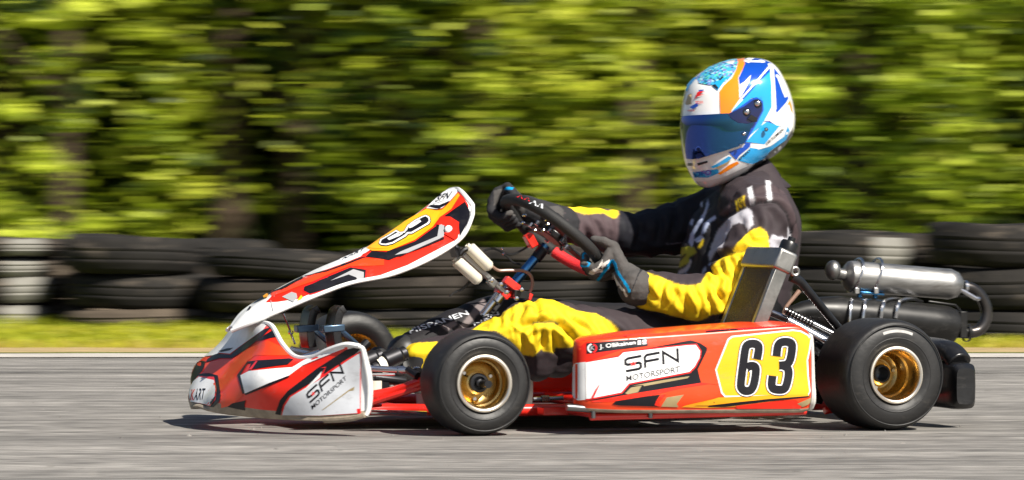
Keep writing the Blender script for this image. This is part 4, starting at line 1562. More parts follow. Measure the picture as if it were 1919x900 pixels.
b.tube(sm([K(531, 588, 0), K(541, 612, 0), K(545, 625, 0), K(553, 645, 0)], 4), .0028, 8)
b.lathe([(.006, -.006), (.006, .006)], 10, K(545, 623, -.01))
b.build('panel_spring', 'steel', kart)
b = MB()
for q, r in (((690, 676), .022), ((712, 690), .026), ((735, 672), .024)):
    b.lathe([(r * .6, -.03), (r, -.026), (r, .02), (r * .8, .024), (r * .8, .04), (r * .4, .042)], 18, K(*q, -.20), dirv=(1, .2, .35))
b.box(K(705, 722, -.2), (.05, .06, .05))
b.tube([K(700, 708, -.22), K(760, 715, -.22)], .013, 10)
b.tube([K(690, 640, -.12), K(670, 660, -.12), K(660, 680, -.12)], .012, 8)
b.build('brake_cylinder', 'dark_metal', kart, bevel=.002)
b = MB()
b.lathe([(.0265, 0), (.0265, .02)], 18, K(706, 690, -.205), dirv=(1, .2, .35))
b.lathe([(.018, 0), (.018, .025)], 16, K(703, 732, -.22), axis='z')
b.build_each('cylinder_collar', 'reservoir_white', kart)
b = MB()
b.grid(bicubic([[Vector((x, y, z)) for y, z in ((-.12, .04), (-.13, .1), (-.11, .165), (0, .18), (.11, .165), (.13, .1), (.12, .04))] for x in (.06, .10, .24, .29)], 4, 3))
for x in (.06, .29):
    b.add([(x, y, z) for y, z in ((-.12, .04), (-.13, .1), (-.11, .165), (0, .18), (.11, .165), (.13, .1), (.12, .04))], [tuple(range(7))])
b.build('fuel_tank', 'tank_white', kart, bevel=.004)

# ---- seat
seat_rows = []
for t_, (u, v, hw, dp) in enumerate(((1120, 735, .14, .05), (1230, 745, .17, .06), (1330, 735, .18, .09), (1410, 700, .185, .11), (1448, 630, .185, .12), (1462, 580, .17, .10), (1468, 545, .15, .06))):
    c = K(u, v, 0)
    nrm = Vector((-.2, 0, 1)).lerp(Vector((-1, 0, .3)), min(1, max(0, (t_ - 1) / 3.5))).normalized()
    seat_rows.append([c + Vector((0, s * hw, 0)) + nrm * dp * abs(s) ** 3 for s in (-1, -.8, -.5, 0, .5, .8, 1)])
b = MB()
b.grid(bicubic(seat_rows, 5, 4))
b.build('seat', 'black_plastic', kart, solid=.006, angle=0)

# ---- radiator on the driver's left
rb, rt = K(1418, 628, -.56), K(1467, 503, -.56)
ax = (rt - rb).normalized()
pn = Vector((ax.z, 0, -ax.x))
b = MB()
Rm = Matrix((pn, Vector((0, 1, 0)), ax)).transposed()
Lr = (rt - rb).length
b.box((rb + rt) / 2 + Vector((0, .110, 0)), (.032, .175, Lr), Rm)
core = b.build('radiator', 'radiator_core', kart, bevel=.002)
b = MB()
b.box((rb + rt) / 2 + Vector((0, .012, 0)), (.036, .02, Lr * .98), Rm)
b.box((rb + rt) / 2 + Vector((0, .208, 0)), (.036, .02, Lr * .98), Rm)
b.build_each('side_plate', 'aluminium', core, bevel=.003)
b = MB()
b.box(rt + ax * .020 + Vector((0, .107, 0)), (.054, .222, .056), Rm)
b.box(rb - ax * .012 + Vector((0, .107, 0)), (.054, .222, .04), Rm)
b.build_each('radiator_tank', 'aluminium', core, bevel=.008, bseg=3)
b = MB()
b.lathe([(.020, 0), (.024, .004), (.024, .022), (.021, .028), (.010, .030), (.010, .040), (0, .041)], 14, rt + ax * .046 + pn * .006 + Vector((0, .03, 0)), dirv=ax)
b.build('filler_cap', 'black_plastic', core)
b = MB()
ring = [K(*q, -.54) for q in zz('E', [(286 + 27 * math.cos(a), 282 + 30 * math.sin(a)) for a in [k * math.pi / 8 for k in range(16)]])]
b.tube(ring, .0045, 8, closed=True)
b.build('mount_eye', 'aluminium', core)
b = MB()
b.tube([K(1484, 518, -.53), K(1500, 528, -.53), K(1579, 624, -.46)], [.015, .013, .0105, .0105], 12)
b.build('seat_stay', 'black_plastic', kart)
b = MB()
p0, p1 = K(*zz('E', [(205, 575)])[0], -.36), K(*zz('E', [(605, 775)])[0], -.40)
b.rod(p0, p1, .0085, 12)
for k in range(9):
    q = p0.lerp(p1, .06 + .058 * k)
    b.lathe([(.0085, -.003), (.0135 if k % 2 else .0115, 0), (.0085, .003)], 12, q, dirv=p1 - p0)
b.build('gear_linkage', 'dark_steel', kart)
b = MB()
b.tube([K(*zz('E', [(230, 660)])[0], -.38), K(*zz('E', [(560, 840)])[0], -.42)], .013, 12)
b.tube([K(*zz('E', [(100, 600)])[0], -.33), K(*zz('E', [(240, 660)])[0], -.36)], .010, 10)
b.build_each('coolant_pipe', 'steel', kart)
b = MB()
b.tube(sm([K(*q, -.30) for q in zz('E', [(320, 430), (270, 490), (215, 560), (195, 620), (225, 680)])], 4), [.006, .005, .004, .005], 8)
b.tube(sm([K(*q, -.36) for q in zz('E', [(430, 830), (470, 800), (500, 860), (520, 890)])], 4), .006, 8)
b.build_each('clamp_wire', 'hose', kart)
b = MB()
for (u, v, s) in ((1530, 660, .05), (1535, 700, .055), (1545, 730, .04), (1528, 745, .03)):
    b.box(K(u, v, -.40), (s, .05, s * .9), Matrix.Rotation(.4, 3, 'Y'))
b.lathe([(.03, -.02), (.034, 0), (.03, .02)], 16, K(1536, 690, -.38))
b.tube([K(1520, 640, -.42), K(1538, 668, -.42), K(1535, 720, -.42)], .008, 8)
b.build_each('brake_caliper', 'black_plastic', kart, bevel=.004)
b = MB()
for q in ((1532, 664), (1540, 695), (1536, 725)):
    b.lathe([(.006, 0), (.006, -.012), (0, -.012)], 8, K(*q, -.425))
b.build_each('caliper_bolt', 'steel', kart)

# ---- engine on the far side
b = MB()
ec = Vector((1.0, .33, .22))
b.box(ec, (.18, .16, .16))
for k in range(6):
    b.box(ec + Vector((-.01, 0, .09 + k * .018)), (.14, .13, .006))
b.box(ec + Vector((-.01, 0, .13)), (.10, .10, .12))
b.lathe([(0, 0), (.05, 0), (.055, .03), (.055, .05)], 20, ec + Vector((-.01, 0, .19)), axis='z')
b.build('engine', 'dark_metal', kart, bevel=.004)

# ---- exhaust: expansion chamber, silencer, tail pipe
EY = -.14
b = MB()
prof = [(K(1478, 590, EY), .020), (K(1505, 586, EY), .030), (K(1535, 585, EY), .040), (K(1565, 588, EY), .047), (K(1640, 595, EY), .050), (K(1740, 606, EY), .052), (K(1772, 610, EY), .052), (K(1786, 612, EY), .046), (K(1790, 613, EY), .03)]
b.tube(sm([p for p, r in prof], 1), [r for p, r in prof], 28)
b.build('expansion_chamber', 'black_pipe', kart, angle=30)
chamber = bpy.data.objects['expansion_chamber']
b = MB()
for (ua, ub) in ((1596, 1592), (1622, 1617)):
    pth = [K(ua, 562, EY - .035), K(ua - 2, 575, EY - .055), K(ub, 600, EY - .06), K(ub, 622, EY - .055), K(ub + 2, 640, EY - .03)]
    b.tube(sm(pth, 4), .0045, 8)
for (ua, ub) in ((1668, 1650), (1697, 1678)):
    pth = [K(ub, 596, EY - .055), K(ub + 4, 575, EY - .055), K(ua - 8, 563, EY - .03), K(ua + 14, 560, EY), K(ua + 30, 566, EY + .02)]
    b.tube(sm(pth, 4), .0055, 8)
b.build_each('chamber_clamp', 'steel', chamber)
b = MB()
b.lathe([(.012, 0), (.012, .006)], 12, K(1800, 600, EY - .01), dirv=(1, 0, 0))
b.box(K(1796, 608, EY), (.02, .07, .07))
b.tube([K(1790, 622, EY), K(1820, 624, EY)], .016, 14)
b.lathe([(.024, -.004), (.024, .004)], 14, K(1812, 624, EY), dirv=(1, .1, -.1))
b.tube([K(1740, 565, EY), K(1790, 572, EY), K(1806, 590, EY)], .004, 6)
b.build('outlet_flange', 'black_pipe', chamber, bevel=.006)
SY = -.12
b = MB()                                                         # exhaust hangers down to the frame
b.tube(sm([K(1600, 632, EY), K(1600, 660, EY + .02), (1.15, -.05, .06)], 4), .008, 8)
b.build('exhaust_hanger', 'dark_metal', chamber)
b = MB()
b.tube(sm([K(1490, 590, EY), (1.02, .02, .25), (.98, .12, .26), (1.0, .26, .28)], 6), [.020, .021, .022, .022], 14)
b.build('header_pipe', 'burnt_steel', chamber)
a_, e_ = K(1588, 517, SY), K(1795, 534, SY)
ax = e_ - a_
b = MB()
Ls = ax.length
b.lathe([(.010, -.012), (.030, -.006), (.0395, .004), (.041, .012), (.041, Ls * .06), (.0405, Ls * .88), (.041, Ls * .895), (.041, Ls * .92), (.034, Ls * .985), (.018, Ls * 1.03)], 32, a_, dirv=ax)
sil = b.build('silencer', 'brushed_steel', kart, angle=30)
b = MB()
b.ball(K(1561, 507, SY - .01), .0245, 18, s=(.85, 1, 1.1))
b.rod(K(1566, 512, SY), K(1590, 517, SY), .016, 12)
b.build('outlet_elbow', 'aluminium', sil)
b = MB()
for u in (1601, 1637):
    c = K(u, 518, SY)
    pth = []
    for k in range(14):
        an = rad(-70 + 20 * k)
        d1 = Vector((0, 0, 1)) - ax.normalized() * ax.normalized().z
        d1.normalize()
        d2 = ax.normalized().cross(d1)
        pth.append(c + (d1 * math.cos(an) + d2 * math.sin(an)) * (.0425 + .006 * max(0, math.cos(an))) + ax.normalized() * .012 * math.cos(an))
    b.tube(pth, .0038, 8)
    b.box(K(u + 4, 545, SY - .03), (.012, .012, .016))
b.build_each('silencer_clamp', 'steel', sil, bevel=.001)
b = MB()
b.bar(K(1606, 548, SY), K(1650, 552, SY), .05, .006)
b.tube([K(1612, 548, SY), K(1610, 565, SY)], .007, 8)
b.tube([K(1640, 552, SY), K(1640, 565, SY)], .007, 8)
b.build('silencer_bracket', 'blue_metal', sil, bevel=.001)
b = MB()
b.tube(sm([K(1806, 537, SY), K(1822, 541, SY), K(1838, 555, SY), K(1848, 578, SY), K(1846, 602, SY), K(1834, 619, SY), K(1816, 624, SY)], 5), [.014, .0155, .0155, .0155, .0155, .0155], 16)
b.build('exhaust_pipe', 'burnt_steel', kart)
b = MB()
b.tube([K(1800, 543, SY - .02), K(1830, 560, SY - .025)], [.006, .0075, .006], 8)
b.lathe([(.018, -.004), (.018, .004)], 14, K(1808, 538, SY), dirv=ax)
b.ball(K(1833, 560, SY - .02), .007, 8)
b.build('exhaust_spring', 'steel', kart)

# ---- rear bumper
b = MB()
RS = []
for y, xo, sc in ((-.665, 1.262, .0), (-.66, 1.262, .75), (-.645, 1.264, .95), (-.60, 1.270, 1.0), (-.50, 1.278, 1.0), (-.42, 1.27, 1.0)):
    if sc == 0:
        continue
    zc, hz, hx = .107, .061 * sc, .034 * sc
    ring = []
    for k in range(16):
        an = 2 * math.pi * k / 16
        cx, cz = math.cos(an), math.sin(an)
        ring.append(Vector((xo + hx * math.copysign(abs(cx) ** .4, cx), y, zc + hz * math.copysign(abs(cz) ** .4, cz))))
    RS.append(ring)
b.grid(RS, closed_v=True)
b.add(RS[0], [tuple(range(16))])
b.add(RS[-1], [tuple(range(16))])
for s in (-1, 1):
    vs = b.v[:]
b2 = MB()
b2.v = b.v + [(x, -y, z) for x, y, z in b.v]
nv = len(b.v)
b2.f = b.f + [[i + nv for i in f][::-1] for f in b.f]
b2.m = [0] * len(b2.f)
b2.tube([(1.262, -.44, .12), (1.262, .44, .12)], .045, 16, flat=1.15)
b2.tube(sm([(1.272, -.605, .165), (1.265, -.56, .192), (1.255, -.44, .200), (1.235, -.3, .2), (1.23, 0, .2), (1.235, .3, .2), (1.255, .44, .2), (1.265, .56, .192), (1.272, .605, .165)], 4), .034, 14, flat=.8)
b2.build('rear_bumper', 'black_plastic', kart, angle=35, bevel=.004)
b = MB()
for s in (-1, 1):
    b.tube([(1.1, s * .3, .06), (1.26, s * .3, .11)], .011, 10)
    b.tube([(1.1, s * .42, .07), (1.24, s * .46, .085)], .009, 10)
b.build_each('bumper_stay', 'dark_metal', kart)

# ================================================================== THE DRIVER
P_OFF = Vector((.88, 0, .10))


def remeshed(mb, vox, smooth_it=4):
    """one continuous skin round overlapping volumes -> (vertices, faces) arrays."""
    me = mb.me('skin', 'suit', smooth=False)
    bm = bmesh.new()
    bm.from_mesh(me)
    bmesh.ops.recalc_face_normals(bm, faces=bm.faces)
    bm.to_mesh(me)
    bm.free()
    o = bpy.data.objects.new('skin', me)
    COL.objects.link(o)
    r = o.modifiers.new('r', 'REMESH')
    r.mode = 'VOXEL'
    r.voxel_size = vox
    s = o.modifiers.new('s', 'SMOOTH')
    s.factor, s.iterations = .5, smooth_it
    bpy.context.view_layer.update()
    ev = o.evaluated_get(bpy.context.evaluated_depsgraph_get())
    m2 = ev.to_mesh()
    n = len(m2.vertices)
    v = np.empty(n * 3)
    m2.vertices.foreach_get('co', v)
    nr = np.empty(n * 3)
    m2.vertices.foreach_get('normal', nr)
    f = [tuple(p.vertices) for p in m2.polygons]
    ev.to_mesh_clear()
    bpy.data.objects.remove(o)
    bpy.data.meshes.remove(me)
    return v.reshape(-1, 3), nr.reshape(-1, 3), f


def skin_obj(name, v, f, col, m, parent, off):
    me = bpy.data.meshes.new(name)
    me.from_pydata((v - np.array(off)).tolist(), [], f)
    me.polygons.foreach_set('use_smooth', [True] * len(me.polygons))
    c = np.ones((len(v), 4))
    c[:, :3] = col
    me.color_attributes.new('paint', 'FLOAT_COLOR', 'POINT').data.foreach_set('color', c.reshape(-1))
    me.materials.append(M[m])
    me.update()
    o = bpy.data.objects.new(name, me)
    COL.objects.link(o)
    o.parent = parent
    return o


def limb(mb, pts, rs, n=16, k=5):
    P = sm(pts, k)
    mb.tube(P, rs, n)
    for p, r in ((pts[0], rs[0]), (pts[-1], rs[-1])):
        mb.ball(p, r * .99, 14)


def dist_seg(P, a, b):
    a, b = np.array(a), np.array(b)
    d = b - a
    t = np.clip(((P - a) @ d) / (d @ d), 0, 1)
    return np.linalg.norm(P - a - t[:, None] * d, axis=1), t


# joints (from the photograph's side view, at lateral distances of a seated adult)
J = dict(nsh=K(1428, 412, -.185), nel=K(1362, 556, -.275), nwr=K(1206, 543, -.215),
         fsh=K(1345, 402, .175), fel=K(1192, 442, .245), fwr=K(1040, 418, .165),
         nhip=K(1310, 640, -.095), nkn=K(1008, 612, -.235), nan=K(792, 676, -.155),
         fhip=K(1300, 640, .10), fkn=K(930, 596, .20), fan=K(757, 664, .115))

mb = MB()
tors = [((1330, 660), .085, .15), ((1345, 610), .125, .17), ((1372, 550), .140, .170), ((1385, 490), .142, .178), ((1396, 440), .132, .188), ((1408, 395), .112, .185), ((1412, 362), .085, .14),
        ((1410, 335), .070, .085), ((1400, 315), .062, .068)]
rows = []
tc_ = [K(*t[0], 0) for t in tors]
for i, ((uv, hd, hw), c) in enumerate(zip(tors, tc_)):
    ax = (tc_[min(i + 1, len(tc_) - 1)] - tc_[max(i - 1, 0)]).normalized()
    fw_ = Vector((ax.z, 0, -ax.x))
    rows.append([c + fw_ * hd * math.copysign(abs(math.cos(a)) ** .85, math.cos(a)) + Vector((0, 1, 0)) * hw * math.copysign(abs(math.sin(a)) ** .8, math.sin(a))
                 for a in [2 * math.pi * k / 28 for k in range(28)]])
cols = [sm([r[k] for r in rows], 4) for k in range(28)]
rows = [[c[i] for c in cols] for i in range(len(cols[0]))]
mb.grid(rows, closed_v=True)
mb.add(rows[0], [tuple(range(28))])
mb.add(rows[-1], [tuple(range(28))])
# shoulders and arms
limb(mb, [K(1405, 385, -.10), J['nsh'], K(1402, 490, -.245), J['nel']], [.085, .082, .074, .064])
limb(mb, [K(1372, 545, -.272), J['nel'], K(1290, 558, -.255), J['nwr']], [.062, .064, .060, .046])
limb(mb, [K(1395, 385, .10), J['fsh'], K(1270, 428, .22), J['fel']], [.085, .080, .074, .060])
limb(mb, [J['fel'], K(1120, 430, .215), J['fwr']], [.060, .056, .044])
# legs
limb(mb, [J['nhip'], K(1150, 640, -.18), J['nkn']], [.098, .086, .068])
limb(mb, [J['nkn'], K(900, 650, -.20), J['nan']], [.068, .060, .047])
limb(mb, [K(1022, 600, -.235), K(1018, 635, -.24), K(1010, 680, -.22)], [.060, .052, .045])
limb(mb, [K(1060, 640, -.21), K(1040, 675, -.2)], [.06, .05])
limb(mb, [J['fhip'], K(1120, 625, .17), J['fkn']], [.098, .086, .064])
limb(mb, [J['fkn'], K(840, 623, .16), J['fan']], [.064, .056, .046])
sv, sn, sf = remeshed(mb, .0040, 7)

# which limb each point belongs to
segs = [('na', J['nsh'], J['nel']), ('na', J['nel'], J['nwr']), ('fa', J['fsh'], J['fel']), ('fa', J['fel'], J['fwr']),
        ('nl', J['nhip'], J['nkn']), ('nl', J['nkn'], J['nan']), ('fl', J['fhip'], J['fkn']), ('fl', J['fkn'], J['fan']),
        ('to', K(1345, 610, 0), K(1385, 490, 0)), ('to', K(1385, 490, 0), K(1405, 400, 0)), ('to', K(1405, 400, 0), K(1400, 315, 0))]
rad_seg = [.074, .058, .074, .055, .085, .058, .085, .055, .15, .155, .09]
D = np.stack([dist_seg(sv, a, b)[0] / r for (n_, a, b), r in zip(segs, rad_seg)], 1)
own = np.argmin(D, 1)
part = np.array([s[0] for s in segs])[own]

# folds: cloth bunches across the limb, hardest at the bends
disp = np.zeros(len(sv))
for si, ((n_, a, b), r) in enumerate(zip(segs, rad_seg)):
    m = own == si
    if not m.any():
        continue
    _, t = dist_seg(sv[m], a, b)
    a_, b_ = np.array(a), np.array(b)
    d = (b_ - a_)
    L = np.linalg.norm(d)
    d /= L
    u = np.cross(d, [0, 1, 0] if abs(d[1]) < .8 else [1, 0, 0])
    u /= np.linalg.norm(u)
    w2 = np.cross(d, u)
    q = sv[m] - a_
    ang = np.arctan2(q @ w2, q @ u)
    s = q @ d
    amp = {'na': .0150, 'fa': .0090, 'nl': .0150, 'fl': .006, 'to': .005}[n_]
    fr = {'na': 19, 'fa': 16, 'nl': 14, 'fl': 14, 'to': 8}[n_]
    vals = np.empty(m.sum())
    for i in range(len(vals)):
        cx, cy = math.cos(ang[i]), math.sin(ang[i])
        p = Vector((s[i] * fr + .8 * cx, cx * .62 + si * 3.7, cy * .62))
        w_ = noise.noise(p * 1.0)
        w2_ = noise.noise(Vector((s[i] * fr * 1.9 + 5 + cx, cx * 1.4, cy * 1.4 + si)))
        ridge = (1 - abs(w_) * 2.5) * .75 + w2_ * .22
        vals[i] = ridge
    bend = .55 + .45 * np.exp(-((np.minimum(t, 1 - t)) / .22) ** 2)
    disp[m] = vals * amp * bend
# soften where two limbs meet, then push out
nb = [[] for _ in range(len(sv))]
E_ = np.array([(f[i], f[(i + 1) % len(f)]) for f in sf for i in range(len(f))])
deg = np.bincount(E_[:, 0], minlength=len(sv)).clip(1)
for _ in range(1):
    disp = .5 * disp + .5 * np.bincount(E_[:, 0], disp[E_[:, 1]], minlength=len(sv)) / deg
sv2 = sv + sn * (disp[:, None] * .62 - .002) * 1.5
pxy = pix(sv2)
fr_ = sn @ np.array(KI.to_3x3() @ Vector((0, -1, 0)))          # faces the driver's left


def crease(where, tag_, path, depth, wid=5.0):
    """one fold of cloth: a tight valley between two rolled edges."""
    global sv2
    pl = np.array([tuple(p) for p in sm(zz(tag_, path), 5)])
    m = np.nonzero(where & (fr_ > -.15) & (pxy[:, 0] > pl[:, 0].min() - 30) & (pxy[:, 0] < pl[:, 0].max() + 30) & (pxy[:, 1] > pl[:, 1].min() - 30) & (pxy[:, 1] < pl[:, 1].max() + 30))[0]
    best, bt = np.full(len(m), 1e9), np.zeros(len(m))
    for i in range(len(pl) - 1):
        a, d = pl[i], pl[i + 1] - pl[i]
        t = np.clip(((pxy[m] - a) @ d) / (d @ d + 1e-9), 0, 1)
        ds = np.linalg.norm(pxy[m] - a - t[:, None] * d, axis=1)
        k = ds < best
        best[k] = ds[k]
        bt[k] = (i + t[k]) / (len(pl) - 1)
    fade = np.sin(np.pi * np.clip(bt * .86 + .07, 0, 1)) ** .6
    q = (-np.exp(-(best / wid) ** 2) + .62 * np.exp(-((best - wid * 2.2) / (wid * 1.25)) ** 2)) * depth * fade
    sv2[m] += sn[m] * q[:, None]


isn0, isf0, isl0, ist0 = [part == k for k in ('na', 'fa', 'nl', 'to')]
for p in ([(330, 560), (350, 620), (410, 680)], [(300, 600), (330, 690)], [(440, 560), (420, 620), (440, 690)], [(465, 570), (485, 640), (470, 715)], [(500, 585), (520, 670), (560, 745)], [(548, 600), (556, 670), (592, 735)],
          [(600, 600), (640, 680), (640, 770)], [(650, 585), (680, 660), (704, 730)], [(700, 500), (742, 560), (724, 630)], [(760, 450), (768, 520), (802, 560), (790, 650)], [(850, 420), (880, 490), (866, 570)],
          [(925, 410), (910, 480), (925, 540)], [(680, 560), (740, 640), (770, 700)], [(800, 420), (830, 500), (830, 580)], [(900, 290), (930, 340), (980, 360)]):
    crease(isn0, 'B', p, .0080, 5.5)
crease(isn0 | ist0, 'B', [(700, 455), (760, 422), (840, 396), (930, 392), (1015, 388)], .011, 5.5)
crease(isn0 | ist0, 'B', [(745, 260), (705, 330), (690, 430), (660, 520)], .010, 7)
crease(isn0 | ist0, 'B', [(780, 200), (870, 155), (960, 124), (1050, 118), (1105, 155), (1138, 220), (1152, 300), (1150, 380)], .009, 4.5)
for p in ([(930, 170), (960, 230), (950, 290)], [(1000, 140), (1050, 210), (1040, 290)], [(860, 200), (880, 260)], [(720, 230), (740, 320), (720, 400)]):
    crease(isn0 | ist0, 'B', p, .0045, 7)
for p in ([(620, 120), (650, 220), (600, 330)], [(700, 110), (680, 200)], [(560, 300), (600, 420), (560, 520)], [(660, 330), (640, 440), (600, 540)]):
    crease(ist0, 'B', p, .006, 7)
for p in ([(1000, 130), (965, 190), (935, 280)], [(1180, 180), (1260, 270), (1330, 350)], [(1060, 95), (1095, 170), (1085, 230)], [(960, 330), (990, 390), (1000, 490)], [(1060, 300), (1052, 400), (1042, 500)],
          [(1122, 300), (1132, 380), (1112, 460)], [(1200, 300), (1222, 390), (1232, 480)], [(1265, 290), (1335, 350), (1380, 430)], [(820, 230), (795, 290)], [(900, 190), (870, 275)], [(1320, 200), (1400, 270), (1480, 320)],
          [(1500, 240), (1560, 300), (1600, 360)], [(1620, 270), (1700, 330), (1760, 380)]):
    crease(isl0, 'L', p, .0085, 5.5)
crease(isl0, 'L', [(985, 305), (1080, 262), (1200, 265), (1260, 300)], .012, 5.5)
for p in ([(640, 285), (680, 380), (700, 480)], [(720, 290), (765, 370), (800, 470)], [(800, 310), (835, 400), (830, 480)], [(590, 280), (620, 360), (610, 430)], [(870, 300), (890, 400), (880, 500)], [(1000, 300), (1040, 380), (1020, 470)],
          [(1130, 250), (1170, 340), (1150, 450)], [(1250, 200), (1270, 300), (1240, 420)]):
    crease(isf0, 'A', p, .0075, 6)
pxy = pix(sv2)

BLACK, CHAR, YEL, GREY, BLUEW, NAVY, BROWN, OLIVE = [np.array(c) for c in ((.009, .008, .010), (.034, .0245, .028), (.80, .57, .010), (.42, .41, .45), (.40, .46, .62), (.006, .006, .011), (.075, .050, .055), (.35, .34, .02))]
colr = np.tile(CHAR, (len(sv), 1))
def paint(where, polys, c):
    for p in polys:
        m = where & inside_np(pxy, p)
        colr[m] = c
isn, isf, isl, isfl, ist = [part == k for k in ('na', 'fa', 'nl', 'fl', 'to')]
allv = np.ones(len(sv), bool)
colr[isf] = NAVY
colr[isfl] = BLACK
up_t = isn | ist
# chest is black with pale brush marks
paint(ist, [zz('B', [(560, 60), (700, 40), (790, 100), (830, 180), (740, 270), (690, 420), (640, 590), (470, 590), (440, 480), (500, 380), (560, 240)])], BLACK)
blue_marks = [[(680, 90), (686, 130), (655, 220), (625, 262), (603, 300), (600, 345), (590, 372), (572, 345), (580, 300), (620, 235), (660, 170)],
              [(600, 330), (640, 300), (660, 318), (620, 345)], [(655, 235), (720, 190), (725, 210), (690, 232), (660, 290), (640, 300)],
              [(575, 210), (600, 215), (592, 250), (578, 240)], [(640, 60), (660, 50), (640, 110), (625, 130)], [(640, 105), (650, 120), (648, 150), (636, 130)],
              [(555, 490), (580, 440), (592, 445), (575, 490), (550, 515)], [(520, 540), (560, 520), (585, 545), (560, 560), (590, 580), (540, 575)],
              [(600, 545), (640, 540), (645, 570), (605, 580)], [(650, 500), (668, 480), (672, 500), (640, 530)], [(680, 470), (700, 455), (698, 475)]]
paint(ist, [zz('B', p) for p in blue_marks], BLUEW)
paint(ist, [zz('B', [(465, 450), (500, 410), (530, 372), (575, 365), (605, 372), (618, 400), (570, 430), (580, 455), (520, 485), (490, 480)])], OLIVE)
paint(ist, [zz('B', [(458, 465), (480, 490), (515, 505), (550, 485), (590, 440), (580, 480), (540, 520), (500, 530), (468, 510)])], GREY)
paint(ist, [zz('B', [(620, 375), (650, 320), (660, 330), (645, 365), (625, 380)])], YEL)
paint(ist, [zz('B', [(500, 445), (545, 410), (560, 412), (520, 455)])], BLACK)
# near shoulder: brush marks, vest edge and tapes
paint(up_t, [zz('B', [(905, 150), (930, 165), (935, 240), (905, 278), (888, 240), (850, 232), (815, 250), (788, 300), (760, 375), (722, 398), (692, 450), (682, 420), (700, 360), (740, 270), (800, 205), (870, 165)]),
             zz('B', [(1024, 332), (1045, 298), (1080, 312), (1126, 318), (1128, 252), (1146, 300), (1140, 372), (1092, 402), (1060, 372), (1028, 372)])], GREY)
paint(up_t, [zz('B', [(740, 190), (800, 120), (905, 60), (1000, 20), (1040, 100), (940, 125), (860, 165), (790, 195)]),
             zz('B', [(1040, 105), (1085, 125), (1125, 180), (1150, 260), (1165, 380), (1190, 300), (1170, 180), (1110, 60), (1030, 10), (1010, 100)])], BROWN * .75)
vest = sm([(700, 230), (790, 190), (870, 150), (960, 122), (1050, 118), (1100, 150), (1135, 215), (1150, 290), (1150, 370)], 6)
paint(up_t, [zz('B', stroke([tuple(p) for p in vest], 9))], BLACK * .6)
paint(up_t, [zz('B', [(903, 38), (925, 28), (943, 120), (918, 132)]), zz('B', [(1006, -5), (1030, -5), (1040, 105), (1014, 106)])], np.array([.72, .72, .75]))
paint(up_t, [zz('B', [(832, 108), (842, 104), (852, 160), (842, 168)]), zz('B', [(872, 84), (884, 80), (890, 138), (880, 144)]),
             zz('B', [(846, 100), (866, 88), (876, 135), (858, 150)])], YEL)
paint(up_t, [zz('B', [(852, 108), (864, 104), (866, 112), (854, 118)]), zz('B', [(856, 124), (868, 120), (870, 128), (858, 134)])], BLACK)
# sleeves
ysl = zz('B', [(296, 505), (350, 515), (420, 540), (500, 575), (570, 588), (640, 575), (670, 520), (700, 478), (750, 432), (815, 402), (850, 340), (920, 278), (972, 256), (1008, 282), (1024, 335), (1028, 390),
               (990, 430), (960, 480), (890, 570), (850, 650), (790, 742), (700, 750), (660, 775), (620, 787), (540, 776), (430, 742), (330, 722), (300, 715), (240, 670)])
paint(isn, [ysl], YEL)
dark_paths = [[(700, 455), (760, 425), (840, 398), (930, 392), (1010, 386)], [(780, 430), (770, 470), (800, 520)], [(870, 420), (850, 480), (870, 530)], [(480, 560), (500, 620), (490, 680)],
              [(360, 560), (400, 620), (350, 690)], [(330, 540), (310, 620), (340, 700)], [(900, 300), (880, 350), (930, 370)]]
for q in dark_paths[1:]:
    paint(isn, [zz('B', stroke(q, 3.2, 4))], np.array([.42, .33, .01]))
paint(isn, [zz('B', stroke(dark_paths[0], 9, 4))], np.array([.05, .045, .02]))  # shadow of the armpit crease, painted across the yellow sleeve
paint(isf, [zz('A', [(535, 235), (900, 235), (905, 300), (880, 540), (700, 560), (540, 480)])], BROWN)
paint(isf, [zz('A', [(570, 225), (760, 235), (830, 262), (880, 240), (900, 280), (880, 312), (850, 305), (800, 275), (680, 285), (620, 265), (575, 255)])], YEL)
paint(isf, [zz('A', stroke([(1205, 460), (1212, 478), (1250, 476), (1310, 466)], 6))], np.array([.16, .15, .2]))
# trousers
kn = [(880, 622), (905, 604), (936, 589), (975, 567), (1004, 556), (1033, 560), (1080, 582), (1118, 588), (1146, 604), (1168, 632), (1120, 640), (1085, 645), (1070, 652), (1040, 652), (1038, 662), (1012, 655), (1000, 668),
      (975, 664), (960, 640), (930, 620)]
paint(isl, [kn], YEL)
paint(isl, [[(820, 640), (745, 646), (738, 660), (742, 684), (750, 700), (815, 700)]], YEL)
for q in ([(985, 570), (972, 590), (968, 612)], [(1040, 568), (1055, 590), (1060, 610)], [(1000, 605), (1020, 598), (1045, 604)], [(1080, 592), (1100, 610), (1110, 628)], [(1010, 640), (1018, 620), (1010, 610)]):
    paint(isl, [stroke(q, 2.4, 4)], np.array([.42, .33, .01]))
paint(isl, [stroke([(998, 606), (1030, 602), (1046, 608)], 3.4, 3)], np.array([.04, .035, .02]))  # shade in the deep knee fold, painted as a dark line
paint(isfl, [[(906, 560), (890, 575), (865, 608), (850, 622), (868, 622), (895, 590), (912, 572)], zz('L', [(0, 440), (90, 370), (115, 420), (150, 450), (40, 475), (0, 480)]),
             zz('L', [(360, 290), (460, 250), (480, 280), (400, 330)])], np.array([.17, .14, .14]))
paint(ist, [zz('A', [(1290, 690), (1240, 720), (1270, 745)])], GREY)
